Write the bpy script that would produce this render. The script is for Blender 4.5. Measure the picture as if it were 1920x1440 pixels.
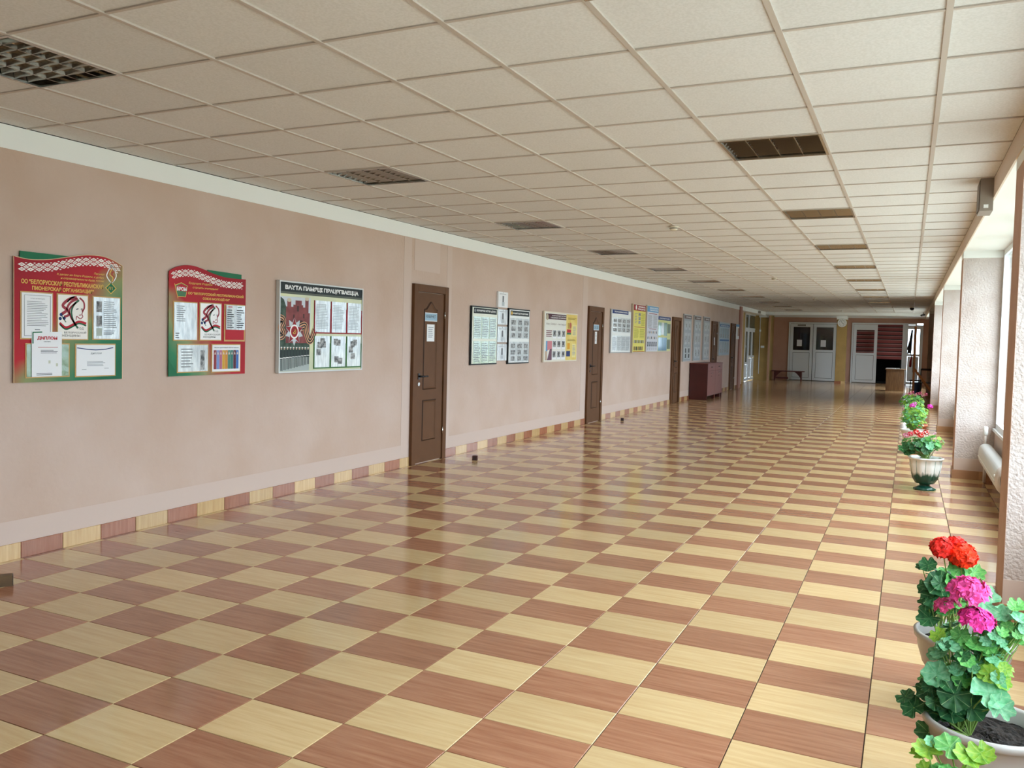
import bpy, math, random
from mathutils import Vector, Matrix
PI = math.pi
rnd = random.Random(7)
for o in list(bpy.data.objects): bpy.data.objects.remove(o, do_unlink=True)
scene = bpy.context.scene
COL = scene.collection

# ------------------------------------------------------------------ camera
EYE = 1.4946
cam_d = bpy.data.cameras.new('camera'); cam = bpy.data.objects.new('camera', cam_d); COL.objects.link(cam)
yaw, pitch, roll = 0.4573, -0.0443, 0.0242
fw = Vector((-math.sin(yaw)*math.cos(pitch), math.cos(yaw)*math.cos(pitch), math.sin(pitch)))
rt = Vector((math.cos(yaw), math.sin(yaw), 0)); up = rt.cross(fw)
r2 = math.cos(roll)*rt + math.sin(roll)*up; u2 = -math.sin(roll)*rt + math.cos(roll)*up
M = Matrix((r2, u2, -fw)).transposed().to_4x4(); M.translation = (0, 0, EYE)
cam.matrix_world = M
cam_d.sensor_width = 36; cam_d.sensor_fit = 'HORIZONTAL'; cam_d.lens = 36*1600.34/1920
cam_d.shift_x = (960-914.88)/1920; cam_d.shift_y = (702.59-720)/1920
cam_d.clip_start = .05; cam_d.clip_end = 300
scene.camera = cam
# ------------------------------------------------------------------ sky, exposure
SKY = 17.5; EXPO = -0.28
w = bpy.data.worlds.new('overcast'); scene.world = w; w.use_nodes = True
nt = w.node_tree; bg = nt.nodes['Background']
tc = nt.nodes.new('ShaderNodeTexCoord'); sx = nt.nodes.new('ShaderNodeSeparateXYZ'); rp = nt.nodes.new('ShaderNodeValToRGB')
nt.links.new(tc.outputs['Generated'], sx.inputs[0]); nt.links.new(sx.outputs['Z'], rp.inputs[0]); nt.links.new(rp.outputs[0], bg.inputs[0])
rp.color_ramp.elements[0].position = 0.0; rp.color_ramp.elements[0].color = (.30, .38, .45, 1)
_e = rp.color_ramp.elements.new(.3); _e.color = (.58, .68, .76, 1)
rp.color_ramp.elements[2].position = .85; rp.color_ramp.elements[2].color = (.86, .95, 1.0, 1)
bg.inputs[1].default_value = SKY
scene.view_settings.view_transform = 'Standard'; scene.view_settings.look = 'None'
scene.view_settings.gamma = 1; scene.view_settings.use_curve_mapping = False
scene.view_settings.exposure = EXPO
cy = scene.cycles
cy.max_bounces = 10; cy.diffuse_bounces = 6; cy.glossy_bounces = 4; cy.transparent_max_bounces = 12
cy.use_denoising = True; cy.sample_clamp_indirect = 8; cy.caustics_reflective = False; cy.caustics_refractive = False

XL, XR, XW, ZC, ZS = -5.08, .516, .905, 2.738, 2.60
PIL = [(-6.6, -6.24), (-.6, -.24), (5.42, 5.80), (11.15, 11.52), (17.17, 17.53), (23.3, 23.65), (29.3, 29.65)]
YB, YF = -6.9, 37.7

def portal(name, x, y0, y1, z0, z1):
    l = bpy.data.lights.new(name, 'AREA'); l.shape = 'RECTANGLE'; l.size = y1-y0; l.size_y = z1-z0
    l.cycles.is_portal = True
    o = bpy.data.objects.new(name, l); COL.objects.link(o)
    o.matrix_world = Matrix(((0,0,1,0),(1,0,0,0),(0,1,0,0),(0,0,0,1)))   # local -Z faces -X, into the room
    o.location = (x, (y0+y1)/2, (z0+z1)/2)
    return o
BAYS = [(PIL[i][1], PIL[i+1][0]) for i in range(1, len(PIL)-2)] + [(31.0, 34.6)]
for a, b in BAYS: portal('window_daylight', 1.12, a, b, .6, ZS)

# ------------------------------------------------------------------ materials
def lin(c):
    if isinstance(c, str): c = [int(c[i:i+2], 16) for i in (0, 2, 4)]
    return tuple(((v/255)/12.92 if v/255 <= .04045 else ((v/255+.055)/1.055)**2.4) for v in c)
MATS = {}
def mat(name, c, rough=.6, metal=0, var=None, scale=8, bump=0, bscale=60, coat=0, emit=0, stretch=None, detail=4, spec=None, pervar=0, backface=None):
    """var: second colour mixed in by noise; stretch: per-axis noise scale; pervar: value change from object to object"""
    if name in MATS: return MATS[name]
    m = bpy.data.materials.new(name); m.use_nodes = True; n = m.node_tree.nodes; L = m.node_tree.links
    b = n['Principled BSDF']; c1 = lin(c) + (1,)
    b.inputs['Base Color'].default_value = c1; b.inputs['Roughness'].default_value = rough; b.inputs['Metallic'].default_value = metal
    if spec is not None: b.inputs['Specular IOR Level'].default_value = spec
    if coat: b.inputs['Coat Weight'].default_value = coat; b.inputs['Coat Roughness'].default_value = .08
    out = None
    if var or bump:
        t = n.new('ShaderNodeTexCoord'); mp = n.new('ShaderNodeMapping'); L.new(t.outputs['Object'], mp.inputs[0])
        if stretch: mp.inputs['Scale'].default_value = stretch
    if var:
        nz = n.new('ShaderNodeTexNoise'); nz.inputs['Scale'].default_value = scale; nz.inputs['Detail'].default_value = detail
        L.new(mp.outputs[0], nz.inputs[0])
        mr = n.new('ShaderNodeMapRange'); mr.inputs[1].default_value = .35; mr.inputs[2].default_value = .65; L.new(nz.outputs[0], mr.inputs[0])
        mx = n.new('ShaderNodeMix'); mx.data_type = 'RGBA'; mx.inputs[6].default_value = c1; mx.inputs[7].default_value = lin(var) + (1,)
        L.new(mr.outputs[0], mx.inputs[0]); out = mx.outputs[2]; L.new(out, b.inputs['Base Color'])
    if pervar:
        oi = n.new('ShaderNodeObjectInfo'); gi = n.new('ShaderNodeNewGeometry'); ad = n.new('ShaderNodeMath'); ad.operation = 'ADD'
        L.new(oi.outputs['Random'], ad.inputs[0]); L.new(gi.outputs['Random Per Island'], ad.inputs[1])
        fr = n.new('ShaderNodeMath'); fr.operation = 'FRACT'; L.new(ad.outputs[0], fr.inputs[0])
        m2 = n.new('ShaderNodeMapRange'); m2.inputs[3].default_value = 1-pervar; m2.inputs[4].default_value = 1+pervar; L.new(fr.outputs[0], m2.inputs[0])
        hs = n.new('ShaderNodeHueSaturation'); L.new(m2.outputs[0], hs.inputs['Value'])
        if out: L.new(out, hs.inputs['Color'])
        else: hs.inputs['Color'].default_value = c1
        L.new(hs.outputs[0], b.inputs['Base Color'])
    if bump:
        n2 = n.new('ShaderNodeTexNoise'); n2.inputs['Scale'].default_value = bscale; n2.inputs['Detail'].default_value = 3
        L.new(mp.outputs[0], n2.inputs[0])
        bp = n.new('ShaderNodeBump'); bp.inputs['Strength'].default_value = bump; bp.inputs['Distance'].default_value = .01
        L.new(n2.outputs[0], bp.inputs['Height']); L.new(bp.outputs[0], b.inputs['Normal'])
    if emit: b.inputs['Emission Color'].default_value = c1; b.inputs['Emission Strength'].default_value = emit
    MATS[name] = m
    return m

def glass(name='pane_glass', tint=(1, 1, 1)):
    if name in MATS: return MATS[name]
    m = bpy.data.materials.new(name); m.use_nodes = True; n = m.node_tree.nodes; L = m.node_tree.links
    n.remove(n['Principled BSDF']); t = n.new('ShaderNodeBsdfTransparent'); t.inputs[0].default_value = tint + (1,)
    g = n.new('ShaderNodeBsdfGlossy'); g.inputs['Roughness'].default_value = .03
    lw = n.new('ShaderNodeLayerWeight'); pw = n.new('ShaderNodeMath'); pw.operation = 'POWER'; pw.inputs[1].default_value = 5; L.new(lw.outputs['Facing'], pw.inputs[0])
    f = n.new('ShaderNodeMath'); f.operation = 'MULTIPLY_ADD'; f.inputs[1].default_value = .6; f.inputs[2].default_value = .04; L.new(pw.outputs[0], f.inputs[0]); mx = n.new('ShaderNodeMixShader')
    L.new(f.outputs[0], mx.inputs[0]); L.new(t.outputs[0], mx.inputs[1]); L.new(g.outputs[0], mx.inputs[2])
    L.new(mx.outputs[0], n['Material Output'].inputs[0]); MATS[name] = m
    return m

def tile_mat(name, c, v, grain_axis):
    m = bpy.data.materials.new(name); m.use_nodes = True; n = m.node_tree.nodes; L = m.node_tree.links
    b = n['Principled BSDF']; b.inputs['Roughness'].default_value = .15; b.inputs['Specular IOR Level'].default_value = .5
    g = n.new('ShaderNodeNewGeometry'); oi = n.new('ShaderNodeObjectInfo')
    ad = n.new('ShaderNodeMath'); ad.operation = 'ADD'; L.new(oi.outputs['Random'], ad.inputs[0]); L.new(g.outputs['Random Per Island'], ad.inputs[1])
    fr = n.new('ShaderNodeMath'); fr.operation = 'FRACT'; L.new(ad.outputs[0], fr.inputs[0])
    mp = n.new('ShaderNodeMapping'); L.new(g.outputs['Position'], mp.inputs[0]); mp.inputs['Scale'].default_value = grain_axis
    ml = n.new('ShaderNodeVectorMath'); ml.operation = 'SCALE'; ml.inputs[3].default_value = 37
    cb = n.new('ShaderNodeCombineXYZ'); [L.new(fr.outputs[0], cb.inputs[i]) for i in range(3)]
    L.new(cb.outputs[0], ml.inputs[0]); va = n.new('ShaderNodeVectorMath'); L.new(mp.outputs[0], va.inputs[0]); L.new(ml.outputs[0], va.inputs[1])
    nz = n.new('ShaderNodeTexNoise'); nz.inputs['Scale'].default_value = 1; nz.inputs['Detail'].default_value = 6; nz.inputs['Roughness'].default_value = .65
    L.new(va.outputs[0], nz.inputs[0])
    mr = n.new('ShaderNodeMapRange'); mr.inputs[1].default_value = .3; mr.inputs[2].default_value = .7; L.new(nz.outputs[0], mr.inputs[0])
    mx = n.new('ShaderNodeMix'); mx.data_type = 'RGBA'; mx.inputs[6].default_value = lin(c)+(1,); mx.inputs[7].default_value = lin(v)+(1,)
    L.new(mr.outputs[0], mx.inputs[0])
    hs = n.new('ShaderNodeHueSaturation'); m2 = n.new('ShaderNodeMapRange'); m2.inputs[3].default_value = .9; m2.inputs[4].default_value = 1.08
    L.new(fr.outputs[0], m2.inputs[0]); L.new(m2.outputs[0], hs.inputs['Value']); L.new(mx.outputs[2], hs.inputs['Color']); L.new(hs.outputs[0], b.inputs['Base Color'])
    return m

T_YEL = tile_mat('tile_sand', 'd4ba8c', 'c3a473', (3, 45, 3)); T_BRN = tile_mat('tile_brown', 'ae7d60', '8f5d43', (3, 45, 3))
B_YEL = tile_mat('skirting_sand', 'd0b282', 'b99663', (3, 45, 3)); B_BRN = tile_mat('skirting_brown', 'ab7358', '8c563c', (3, 45, 3))
GROUT = mat('grout', '33271e', .9)
WALL = mat('wall_plaster', 'c7b1a3', .75, var='bfa695', scale=1.6, bump=.35, bscale=28)
SMOOTH = mat('wall_smooth', 'c8b4a8', .7)
ROUGH = mat('pillar_plaster', 'c3b8b2', .8, var='b8aaa2', scale=5, bump=1.0, bscale=55)
WHITE = mat('white_paint', 'e9ecea', .6)
CEIL = mat('ceiling_board', 'dfe1e2', .85, var='d6d8d8', scale=90, detail=1, pervar=.025)
BAR = mat('ceiling_bar', 'c0b8b0', .5)
DARK = mat('void_dark', '17120f', .9)
PVC = mat('white_plastic', 'e4e9ec', .35)
OCHRE = mat('ochre_paint', 'b39358', .7, var='a78950', scale=3)
ALU = mat('aluminium', 'c9c9c6', .25, 1)
LOUV = mat('louvre_metal', 'aaa7a0', .12, 1)
BROWN = mat('door_brown', '63432a', .6, var='5e3f27', scale=6, spec=.2)
DBROWN = mat('door_brown_groove', '3d2718', .6, spec=.2)
BLACK = mat('black_plastic', '16161a', .4)
PAPER = mat('paper', 'e6e8ea', .5)
FOIL = mat('paper_in_crumpled_sleeve', 'dfe8ea', .3, var='b4bfc4', scale=4, stretch=(9, 2, 1), coat=1, bump=.8, bscale=14)
SLEEVE = mat('sleeve_edge', 'b98f45', .4)
INK = mat('ink', '3c3f46', .6)
FRAMEW = mat('pale_frame', 'cfd3d2', .35)
WOOD = mat('desk_wood', '9a7a58', .55, var='80634a', scale=5, stretch=(6, 6, .8))
SOIL = mat('soil', '0f0c0b', 1, var='241b15', scale=60, bump=1, bscale=90)

# ------------------------------------------------------------------ mesh helpers
class MB:
    def __init__(s): s.v = []; s.f = []; s.mi = []; s.ms = []; s.sm = []
    def m(s, m):
        if m not in s.ms: s.ms.append(m)
        return s.ms.index(m)
    def add(s, vs, fs, m=None, smooth=False):
        k = len(s.v); s.v += [tuple(p) for p in vs]; i = s.m(m) if m else 0
        for f in fs: s.f.append(tuple(k+a for a in f)); s.mi.append(i); s.sm.append(smooth)
        return s
    def box(s, x0, x1, y0, y1, z0, z1, m=None):
        x0, x1 = min(x0, x1), max(x0, x1); y0, y1 = min(y0, y1), max(y0, y1); z0, z1 = min(z0, z1), max(z0, z1)
        return s.add([(x0,y0,z0),(x1,y0,z0),(x1,y1,z0),(x0,y1,z0),(x0,y0,z1),(x1,y0,z1),(x1,y1,z1),(x0,y1,z1)],
                     [(0,3,2,1),(4,5,6,7),(0,1,5,4),(1,2,6,5),(2,3,7,6),(3,0,4,7)], m)
    def bevbox(s, x0, x1, y0, y1, z0, z1, b, m=None):
        """box whose top (+z) edges are chamfered by b"""
        return s.add([(x0,y0,z0),(x1,y0,z0),(x1,y1,z0),(x0,y1,z0),(x0,y0,z1-b),(x1,y0,z1-b),(x1,y1,z1-b),(x0,y1,z1-b),
                      (x0+b,y0+b,z1),(x1-b,y0+b,z1),(x1-b,y1-b,z1),(x0+b,y1-b,z1)],
                     [(0,3,2,1),(0,1,5,4),(1,2,6,5),(2,3,7,6),(3,0,4,7),(4,5,9,8),(5,6,10,9),(6,7,11,10),(7,4,8,11),(8,9,10,11)], m)
    def prism(s, pts, z0, z1, m=None):
        """outline (counter-clockwise, xy) extruded from z0 to z1"""
        n = len(pts); vs = [(x, y, z0) for x, y in pts] + [(x, y, z1) for x, y in pts]
        return s.add(vs, [tuple(range(n-1, -1, -1)), tuple(range(n, 2*n))] + [(i, (i+1) % n, n+(i+1) % n, n+i) for i in range(n)], m)
    def tube(s, pts, r, n=8, m=None, caps=True):
        pts = [Vector(p) for p in pts]; k = len(pts); rs = r if isinstance(r, (list, tuple)) else [r]*k
        vs = []; fs = []; ref = None
        for i, p in enumerate(pts):
            d = (pts[min(i+1, k-1)] - pts[max(i-1, 0)]).normalized()
            a = d.orthogonal().normalized() if ref is None else (ref - d*ref.dot(d)).normalized()
            ref = a; b = d.cross(a)
            for j in range(n):
                t = 2*PI*j/n; vs.append(p + (a*math.cos(t) + b*math.sin(t))*rs[i])
        for i in range(k-1):
            for j in range(n): fs.append((i*n+j, i*n+(j+1) % n, (i+1)*n+(j+1) % n, (i+1)*n+j))
        if caps: fs.append(tuple(range(n-1, -1, -1))); fs.append(tuple((k-1)*n+j for j in range(n)))
        return s.add(vs, fs, m, True)
    def lathe(s, prof, n=40, m=None, c=(0, 0, 0), flute=0, nf=0):
        vs = []; fs = []; k = len(prof)
        for r, z in prof:
            for j in range(n):
                t = 2*PI*j/n; q = r*(1 + (flute*math.cos(nf*t) if r > .05 else 0))
                vs.append((c[0]+q*math.cos(t), c[1]+q*math.sin(t), c[2]+z))
        for i in range(k-1):
            for j in range(n): fs.append((i*n+j, i*n+(j+1) % n, (i+1)*n+(j+1) % n, (i+1)*n+j))
        return s.add(vs, fs, m, True)
    def disc(s, c, r, n=32, m=None, ry=None):
        ry = ry or r
        return s.add([(c[0]+r*math.cos(2*PI*i/n), c[1]+ry*math.sin(2*PI*i/n), c[2]) for i in range(n)], [tuple(range(n))], m)
    def mesh(s, name):
        me = bpy.data.meshes.new(name); me.from_pydata(s.v, [], s.f)
        for mm in s.ms: me.materials.append(mm)
        if len(s.ms) > 1: me.polygons.foreach_set('material_index', s.mi)
        if any(s.sm): me.polygons.foreach_set('use_smooth', s.sm)
        me.update(); return me
    def build(s, name, m=None, parent=None, loc=None, label=None, kind=None):
        me = s.mesh(name)
        if m and not s.ms: me.materials.append(m)
        return link(name, me, parent, loc, label, kind)
def link(name, me, parent=None, loc=None, label=None, kind=None):
    o = bpy.data.objects.new(name, me); COL.objects.link(o)
    if parent: o.parent = parent
    if loc: o.location = loc
    if label: o['label'] = label
    if kind: o['kind'] = kind
    return o
def tag(o, label=None, cat=None, group=None, kind=None):
    if label: o['label'] = label
    if cat: o['category'] = cat
    if group: o['group'] = group
    if kind: o['kind'] = kind
    return o
def thing(name, label, cat, loc=(0, 0, 0), rot=(0, 0, 0), group=None, kind=None):
    o = bpy.data.objects.new(name, None); COL.objects.link(o); o.location = loc; o.rotation_euler = rot; o.empty_display_size = .1
    return tag(o, label, cat, group, kind)
WALLROT = (PI/2, 0, PI/2)      # local x along the wall (+Y), local y up, local z out of the left wall
FARROT = (PI/2, 0, 0)          # local x = +X, local y up, local z towards the camera
def text_mesh(body, bold=0.0):
    cu = bpy.data.curves.new('t', 'FONT'); cu.body = body; cu.size = 1; cu.offset = bold; cu.resolution_u = 2; cu.extrude = 0
    ob = bpy.data.objects.new('t', cu); COL.objects.link(ob)
    dg = bpy.context.evaluated_depsgraph_get(); me = bpy.data.meshes.new_from_object(ob.evaluated_get(dg))
    bpy.data.objects.remove(ob); bpy.data.curves.remove(cu)
    return me
def text(body, x0, x1, yb, yt, z, m, parent, bold=.015, shear=0, name='lettering', into=None):
    """lettering fitted to the box x0..x1, yb..yt"""
    me = text_mesh(body, bold); vs = [v.co.copy() for v in me.vertices]
    if not vs: return
    ax, bx = min(v.x for v in vs), max(v.x for v in vs); ay, by = min(v.y for v in vs), max(v.y for v in vs)
    pts = []
    for v in vs:
        fy = (v.y-ay)/(by-ay); pts.append((x0+(x1-x0)*(v.x-ax)/(bx-ax)+shear*fy*(yt-yb), yb+(yt-yb)*fy, z))
    fs = [tuple(p.vertices) for p in me.polygons]; bpy.data.meshes.remove(me)
    if into is not None: into.add(pts, fs, m); return
    return MB().add(pts, fs, m).build(name, None, parent)
def lines(b, x0, x1, y0, y1, n, z, m, r, ragged=.3, th=.4):
    """n printed text lines between y1 (top) and y0"""
    st = (y1-y0)/n
    for i in range(n):
        y = y1-(i+.5)*st; xe = x1-(x1-x0)*ragged*r.random(); h = st*th/2
        b.add([(x0, y-h, z), (xe, y-h, z), (xe, y+h, z), (x0, y+h, z)], [(0, 1, 2, 3)], m)
def quad(b, x0, x1, y0, y1, z, m): b.add([(x0,y0,z),(x1,y0,z),(x1,y1,z),(x0,y1,z)], [(0,1,2,3)], m)
def stroke(b, pts, wd, z, m):
    """flat printed stroke along pts, wd single or per point"""
    vs = []; n = len(pts)
    for i, p in enumerate(pts):
        a = Vector(pts[max(i-1, 0)]); c = Vector(pts[min(i+1, n-1)]); d = (c-a).normalized(); q = (wd[i] if isinstance(wd, (list, tuple)) else wd)/2
        vs += [(p[0]-d.y*q, p[1]+d.x*q, z), (p[0]+d.y*q, p[1]-d.x*q, z)]
    b.add(vs, [(2*i, 2*i+1, 2*i+3, 2*i+2) for i in range(n-1)], m)
def curve(pts, k=6):
    """Catmull-Rom through pts"""
    out = []; P = [pts[0]] + list(pts) + [pts[-1]]
    for i in range(1, len(P)-2):
        p0, p1, p2, p3 = [Vector(q) for q in P[i-1:i+3]]
        for j in range(k):
            t = j/k; out.append(tuple(.5*((2*p1)+(p2-p0)*t+(2*p0-5*p1+4*p2-p3)*t*t+(3*p1-p0-3*p2+p3)*t**3)))
    out.append(tuple(pts[-1])); return out

# ================================================================== FLOOR
TX, TY, X0, Y0 = .449, .3033, -5.0302, 3.5618
floor = MB().box(-6.2, 1.12, YB-.2, 40.5, -.12, -.004, GROUT).build('floor', kind='structure')
G = .002
cells = []
for j in range(-35, 113):
    y0 = Y0+j*TY
    if y0 > YF-.02: continue
    for i in range(-2, 14):
        x0 = X0+i*TX; x1 = x0+TX
        lim = XL-.02 if y0 < 29.5 else -5.75
        x0 = max(x0, lim); x1 = min(x1, XW+.02)
        if x1-x0 < .03: continue
        cells.append((math.hypot((x0+x1)/2+1.6, y0-2.4) if y0 > 1.9 else 99, i, j, x0, x1, y0, min(y0+TY, YF+.1)))
cells.sort(key=lambda c: c[0])
cache = {}
far_tiles = MB()
for k, (d, i, j, x0, x1, y0, y1) in enumerate(cells):
    m = T_BRN if (i+j) % 2 else T_YEL
    if k < 300:
        key = (round(x1-x0, 4), round(y1-y0, 4), m.name)
        if key not in cache:
            cache[key] = MB().bevbox(G, x1-x0-G, G, y1-y0-G, -.01, 0, .0012, m).mesh('floor_tile')
        link('floor_tile', cache[key], floor, (x0, y0, 0))
    else:
        far_tiles.bevbox(x0+G, x1-G, y0+G, y1-G, -.01, 0, .0012, m)
far_tiles.build('floor_tiles_field', None, floor, kind='stuff')

# ================================================================== CEILING
CX, CY = -2.917, 2.4051
ceil = MB().box(-6.2, XR+.05, YB-.2, 40.5, ZC+.03, ZC+.12, DARK).build('ceiling', kind='structure')
MB().box(-6.2, XR+.05, 34.9, 40.5, ZC-.002, ZC+.02, WHITE).build('plain_ceiling_strip', None, ceil)
lampcells = set()
for r in range(-15, 54, 5): lampcells |= {(-2, r), (3, r)}
cc = []
for r in range(-16, 55):
    y0 = CY+.6*r; y1 = min(y0+.6, 34.9)
    if y1-y0 < .05: continue
    for c in range(-6, 6):
        if (c, r) in lampcells: continue
        x0 = max(CX+.6*c, XL if y0 < 29.5 else -5.72); x1 = min(CX+.6*c+.6, XR)
        if x1-x0 < .03: continue
        cc.append((abs(y0-3) if y0 > .9 else 50+abs(y0), c, r, x0, x1, y0, y1))
cc.sort(key=lambda c: c[0]); cache = {}; farc = MB()
for k, (d, c, r, x0, x1, y0, y1) in enumerate(cc):
    e = .012; h = rnd.uniform(-.0012, .0012)
    if k < 300:
        key = (round(x1-x0, 3), round(y1-y0, 3))
        if key not in cache: cache[key] = MB().box(e, x1-x0-e, e+.001, y1-y0-e, .004, .016, CEIL).mesh('ceiling_tile')
        link('ceiling_tile', cache[key], ceil, (x0, y0, ZC+h))
    else: farc.box(x0+e, x1-e, y0+e+.001, y1-e, ZC+.004, ZC+.016, CEIL)
farc.build('ceiling_tiles_field', None, ceil, kind='stuff')
for c in range(-3, 6):
    x = CX+.6*c
    MB().box(x-.012, x+.012, YB, 34.9, ZC-.004, ZC+.012, BAR).build('grid_bar', None, ceil)
cb = MB()
for r in range(-15, 55):
    y = CY+.6*r
    for c in range(-4, 6):
        cb.box(max(CX+.6*c, XL)+.013, min(CX+.6*c+.6, XR)-.013, y-.011, y+.007, ZC-.002, ZC+.012, BAR)
cb.build('cross_bars', None, ceil, kind='stuff')

# ================================================================== WALLS
H3 = (20.24, 20.93)       # opening of the ajar third door
wl = MB()
wl.box(XL-.3, XL, YB, H3[0], 0, ZC, WALL); wl.box(XL-.3, XL, H3[1], 29.85, 0, ZC, WALL); wl.box(XL-.3, XL, H3[0], H3[1], 2.03, ZC, WALL)
wall_left = wl.build('wall_left', kind='structure')
# smooth plaster patches around and above the doors, smooth strip above the skirting
for a, b, z0, z1 in [(8.363, 8.95, 2.235, 2.585), (9.13, 9.25, .12, 2.585), (13.95, 14.2, .12, 2.585), (8.14, 8.3, .12, 2.585)]:
    MB().box(XL, XL+.0025, a, b, z0, z1, SMOOTH).build('plaster_patch', None, wall_left)
for a, b in [(YB, 8.31), (9.14, 14.2), (15.05, 20.12), (21.02, 24.6)]:
    MB().box(XL, XL+.002, a, b, .09, .25, SMOOTH).build('plaster_strip', None, wall_left)
MB().box(XL-.05, XL+.006, YB, 29.85, 2.592, ZC, WHITE).build('white_band', None, wall_left)
rl = MB().box(-6.0, -5.72, 29.55, 34.0, 0, ZC, OCHRE).box(-6.0, -5.72, 36.6, 37.9, 0, ZC, OCHRE).box(-6.0, -5.72, 34.0, 36.6, 2.66, ZC, OCHRE)
rl.build('wall_recess', kind='structure')
MB().box(XL-.3, XL-.02, 29.85, 34.9, 2.6, ZC, WHITE).build('trim_1', kind='structure')
MB().box(XL, XL+.05, 29.0, 29.36, .0, 2.7, mat('pilaster_rose', 'a8796c', .7)).build('trim_2', kind='structure')
# far wall with its two door openings
PINK = mat('far_wall_pink', 'c39a86', .75, var='bc927e', scale=2)
fwm = MB()
fwm.box(-5.15, -4.55, YF, YF+.2, 0, ZC, PINK); fwm.box(-4.55, -2.64, YF, YF+.2, 2.43, ZC, PINK); fwm.box(-2.64, -2.12, YF, YF+.2, 0, ZC, PINK)
fwm.box(-2.12, .47, YF, YF+.2, 2.43, ZC, PINK); fwm.box(.47, 1.2, YF, YF+.2, 0, ZC, PINK)
wall_far = fwm.build('wall_far', kind='structure')
MB().box(-5.15, XR, YF-.006, YF+.01, 2.62, ZC, WHITE).build('white_band', None, wall_far)
MB().box(-6.0, -5.15, 36.3, 36.5, 0, 2.74, OCHRE).box(-5.17, -5.15, 36.5, YF, 0, 2.74, OCHRE).build('wall_ochre', kind='structure')
MB().box(-5.55, -5.15, 36.28, 36.31, 2.56, 2.74, WHITE).build('trim_3', kind='structure')
MB().box(-5.16, -5.09, 36.2, 36.3, 0, 2.62, mat('pilaster_tan', 'b98f74', .7)).build('trim_4', kind='structure')
# back wall
MB().box(-6.2, 1.3, YB-.2, YB, 0, 3, WALL).build('wall_back', kind='structure')
# beam across the hall near the far end, with the ochre column
MB().box(-6.0, XR, 35.0, 36.3, 2.635, ZC, WHITE).build('trim_5', kind='structure')
colm = MB().box(-2.56, -2.2, 35.95, 36.25, 0, 2.52, OCHRE).build('pillar', kind='structure', label='ochre column between the far double doors, carrying the clock')
MB().box(-2.575, -2.185, 35.93, 36.27, 2.50, 2.64, WHITE).build('pillar_cap', None, colm)
MB().box(-2.575, -2.34, 35.935, 36.265, 0, .1, B_BRN).box(-2.34, -2.185, 35.935, 36.265, 0, .1, B_YEL).build('skirting', None, colm)
# right side: window wall, soffit, beam, pillars
MB().box(XW, 1.12, YB, 37.7, 0, .6, SMOOTH).box(XW, 1.12, YB, -.6, .6, ZS, SMOOTH).box(XW, 1.12, 23.65, 31.0, .6, ZS, SMOOTH).box(XW, 1.12, 34.6, 35.6, .6, ZS, SMOOTH).box(XW, 1.12, 35.6, 37.9, .6, ZS, SMOOTH).build('wall_right', kind='structure')
MB().box(XR, 1.2, YB-.2, 37.7, ZS, 2.9, WHITE).build('trim_6', kind='structure')
MB().box(XR-.012, XR, YB, 37.7, ZS-.01, ZC, mat('beam_face', 'd6c6b6', .7)).build('trim_7', kind='structure')
for k, (a, b) in enumerate(PIL):
    p = MB().box(XR, 1.12, a, b, 0, ZS, ROUGH)
    ob = p.build('pillar', kind='structure')
    MB().box(XR-.003, XW, a-.003, b+.003, 2.52, ZS, WHITE).build('pillar_cap', None, ob)
    MB().box(XR-.001, XW, a-.0035, a, .1, .235, SMOOTH).build('plaster_strip', None, ob)
    MB().box(XR-.0015, XR, a-.002, b, .1, ZS-.08, mat('pillar_side_shaded', 'c3a08c', .75, var='b99580', scale=4, bump=.3, bscale=30)).build('shaded_side_plaster', None, ob)  # smoother corridor face; its brownish shade is put into the colour
    for n_ in range(2):
        xa = XR-.014+n_*.27
        MB().box(xa, min(xa+.269, XW), a-.014, b+.012, 0, .1, mat('skirting_tan', 'b88e6a', .4) if (k+n_) % 2 == 0 else mat('skirting_clay', 'a87e60', .4)).build('skirting_tile', None, ob)
# windows
for k, (a, b) in enumerate(BAYS):
    wn = thing('window_%d' % (k+1), None, None, (.94, a, .6), kind='structure'); L_ = b-a; Hh = ZS-.6
    f = MB()
    f.box(-.03, .03, 0, L_, 0, .06, PVC).box(-.03, .03, 0, L_, Hh-.06, Hh, PVC)
    f.box(-.03, .03, 0, .06, .06, Hh-.06, PVC).box(-.03, .03, L_-.06, L_, .06, Hh-.06, PVC)
    f.build('window_frame', None, wn)
    nb = 4
    for q in range(1, nb):
        MB().box(-.03, .03, L_*q/nb-.04, L_*q/nb+.04, .06, Hh-.06, PVC).build('mullion', None, wn)
    for q in range(nb):
        MB().box(-.004, .004, L_*q/nb+.04, L_*(q+1)/nb-.04, .06, Hh-.06, glass()).build('pane', None, wn)
    MB().box(-.06, .0, 0, L_, -.025, .005, PVC).build('window_sill', None, wn)
# ground outside
MB().box(1.12, 80, -60, 100, -1.2, -1.0, mat('ground_outside', '989a90', .9)).build('ground', kind='structure')

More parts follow.
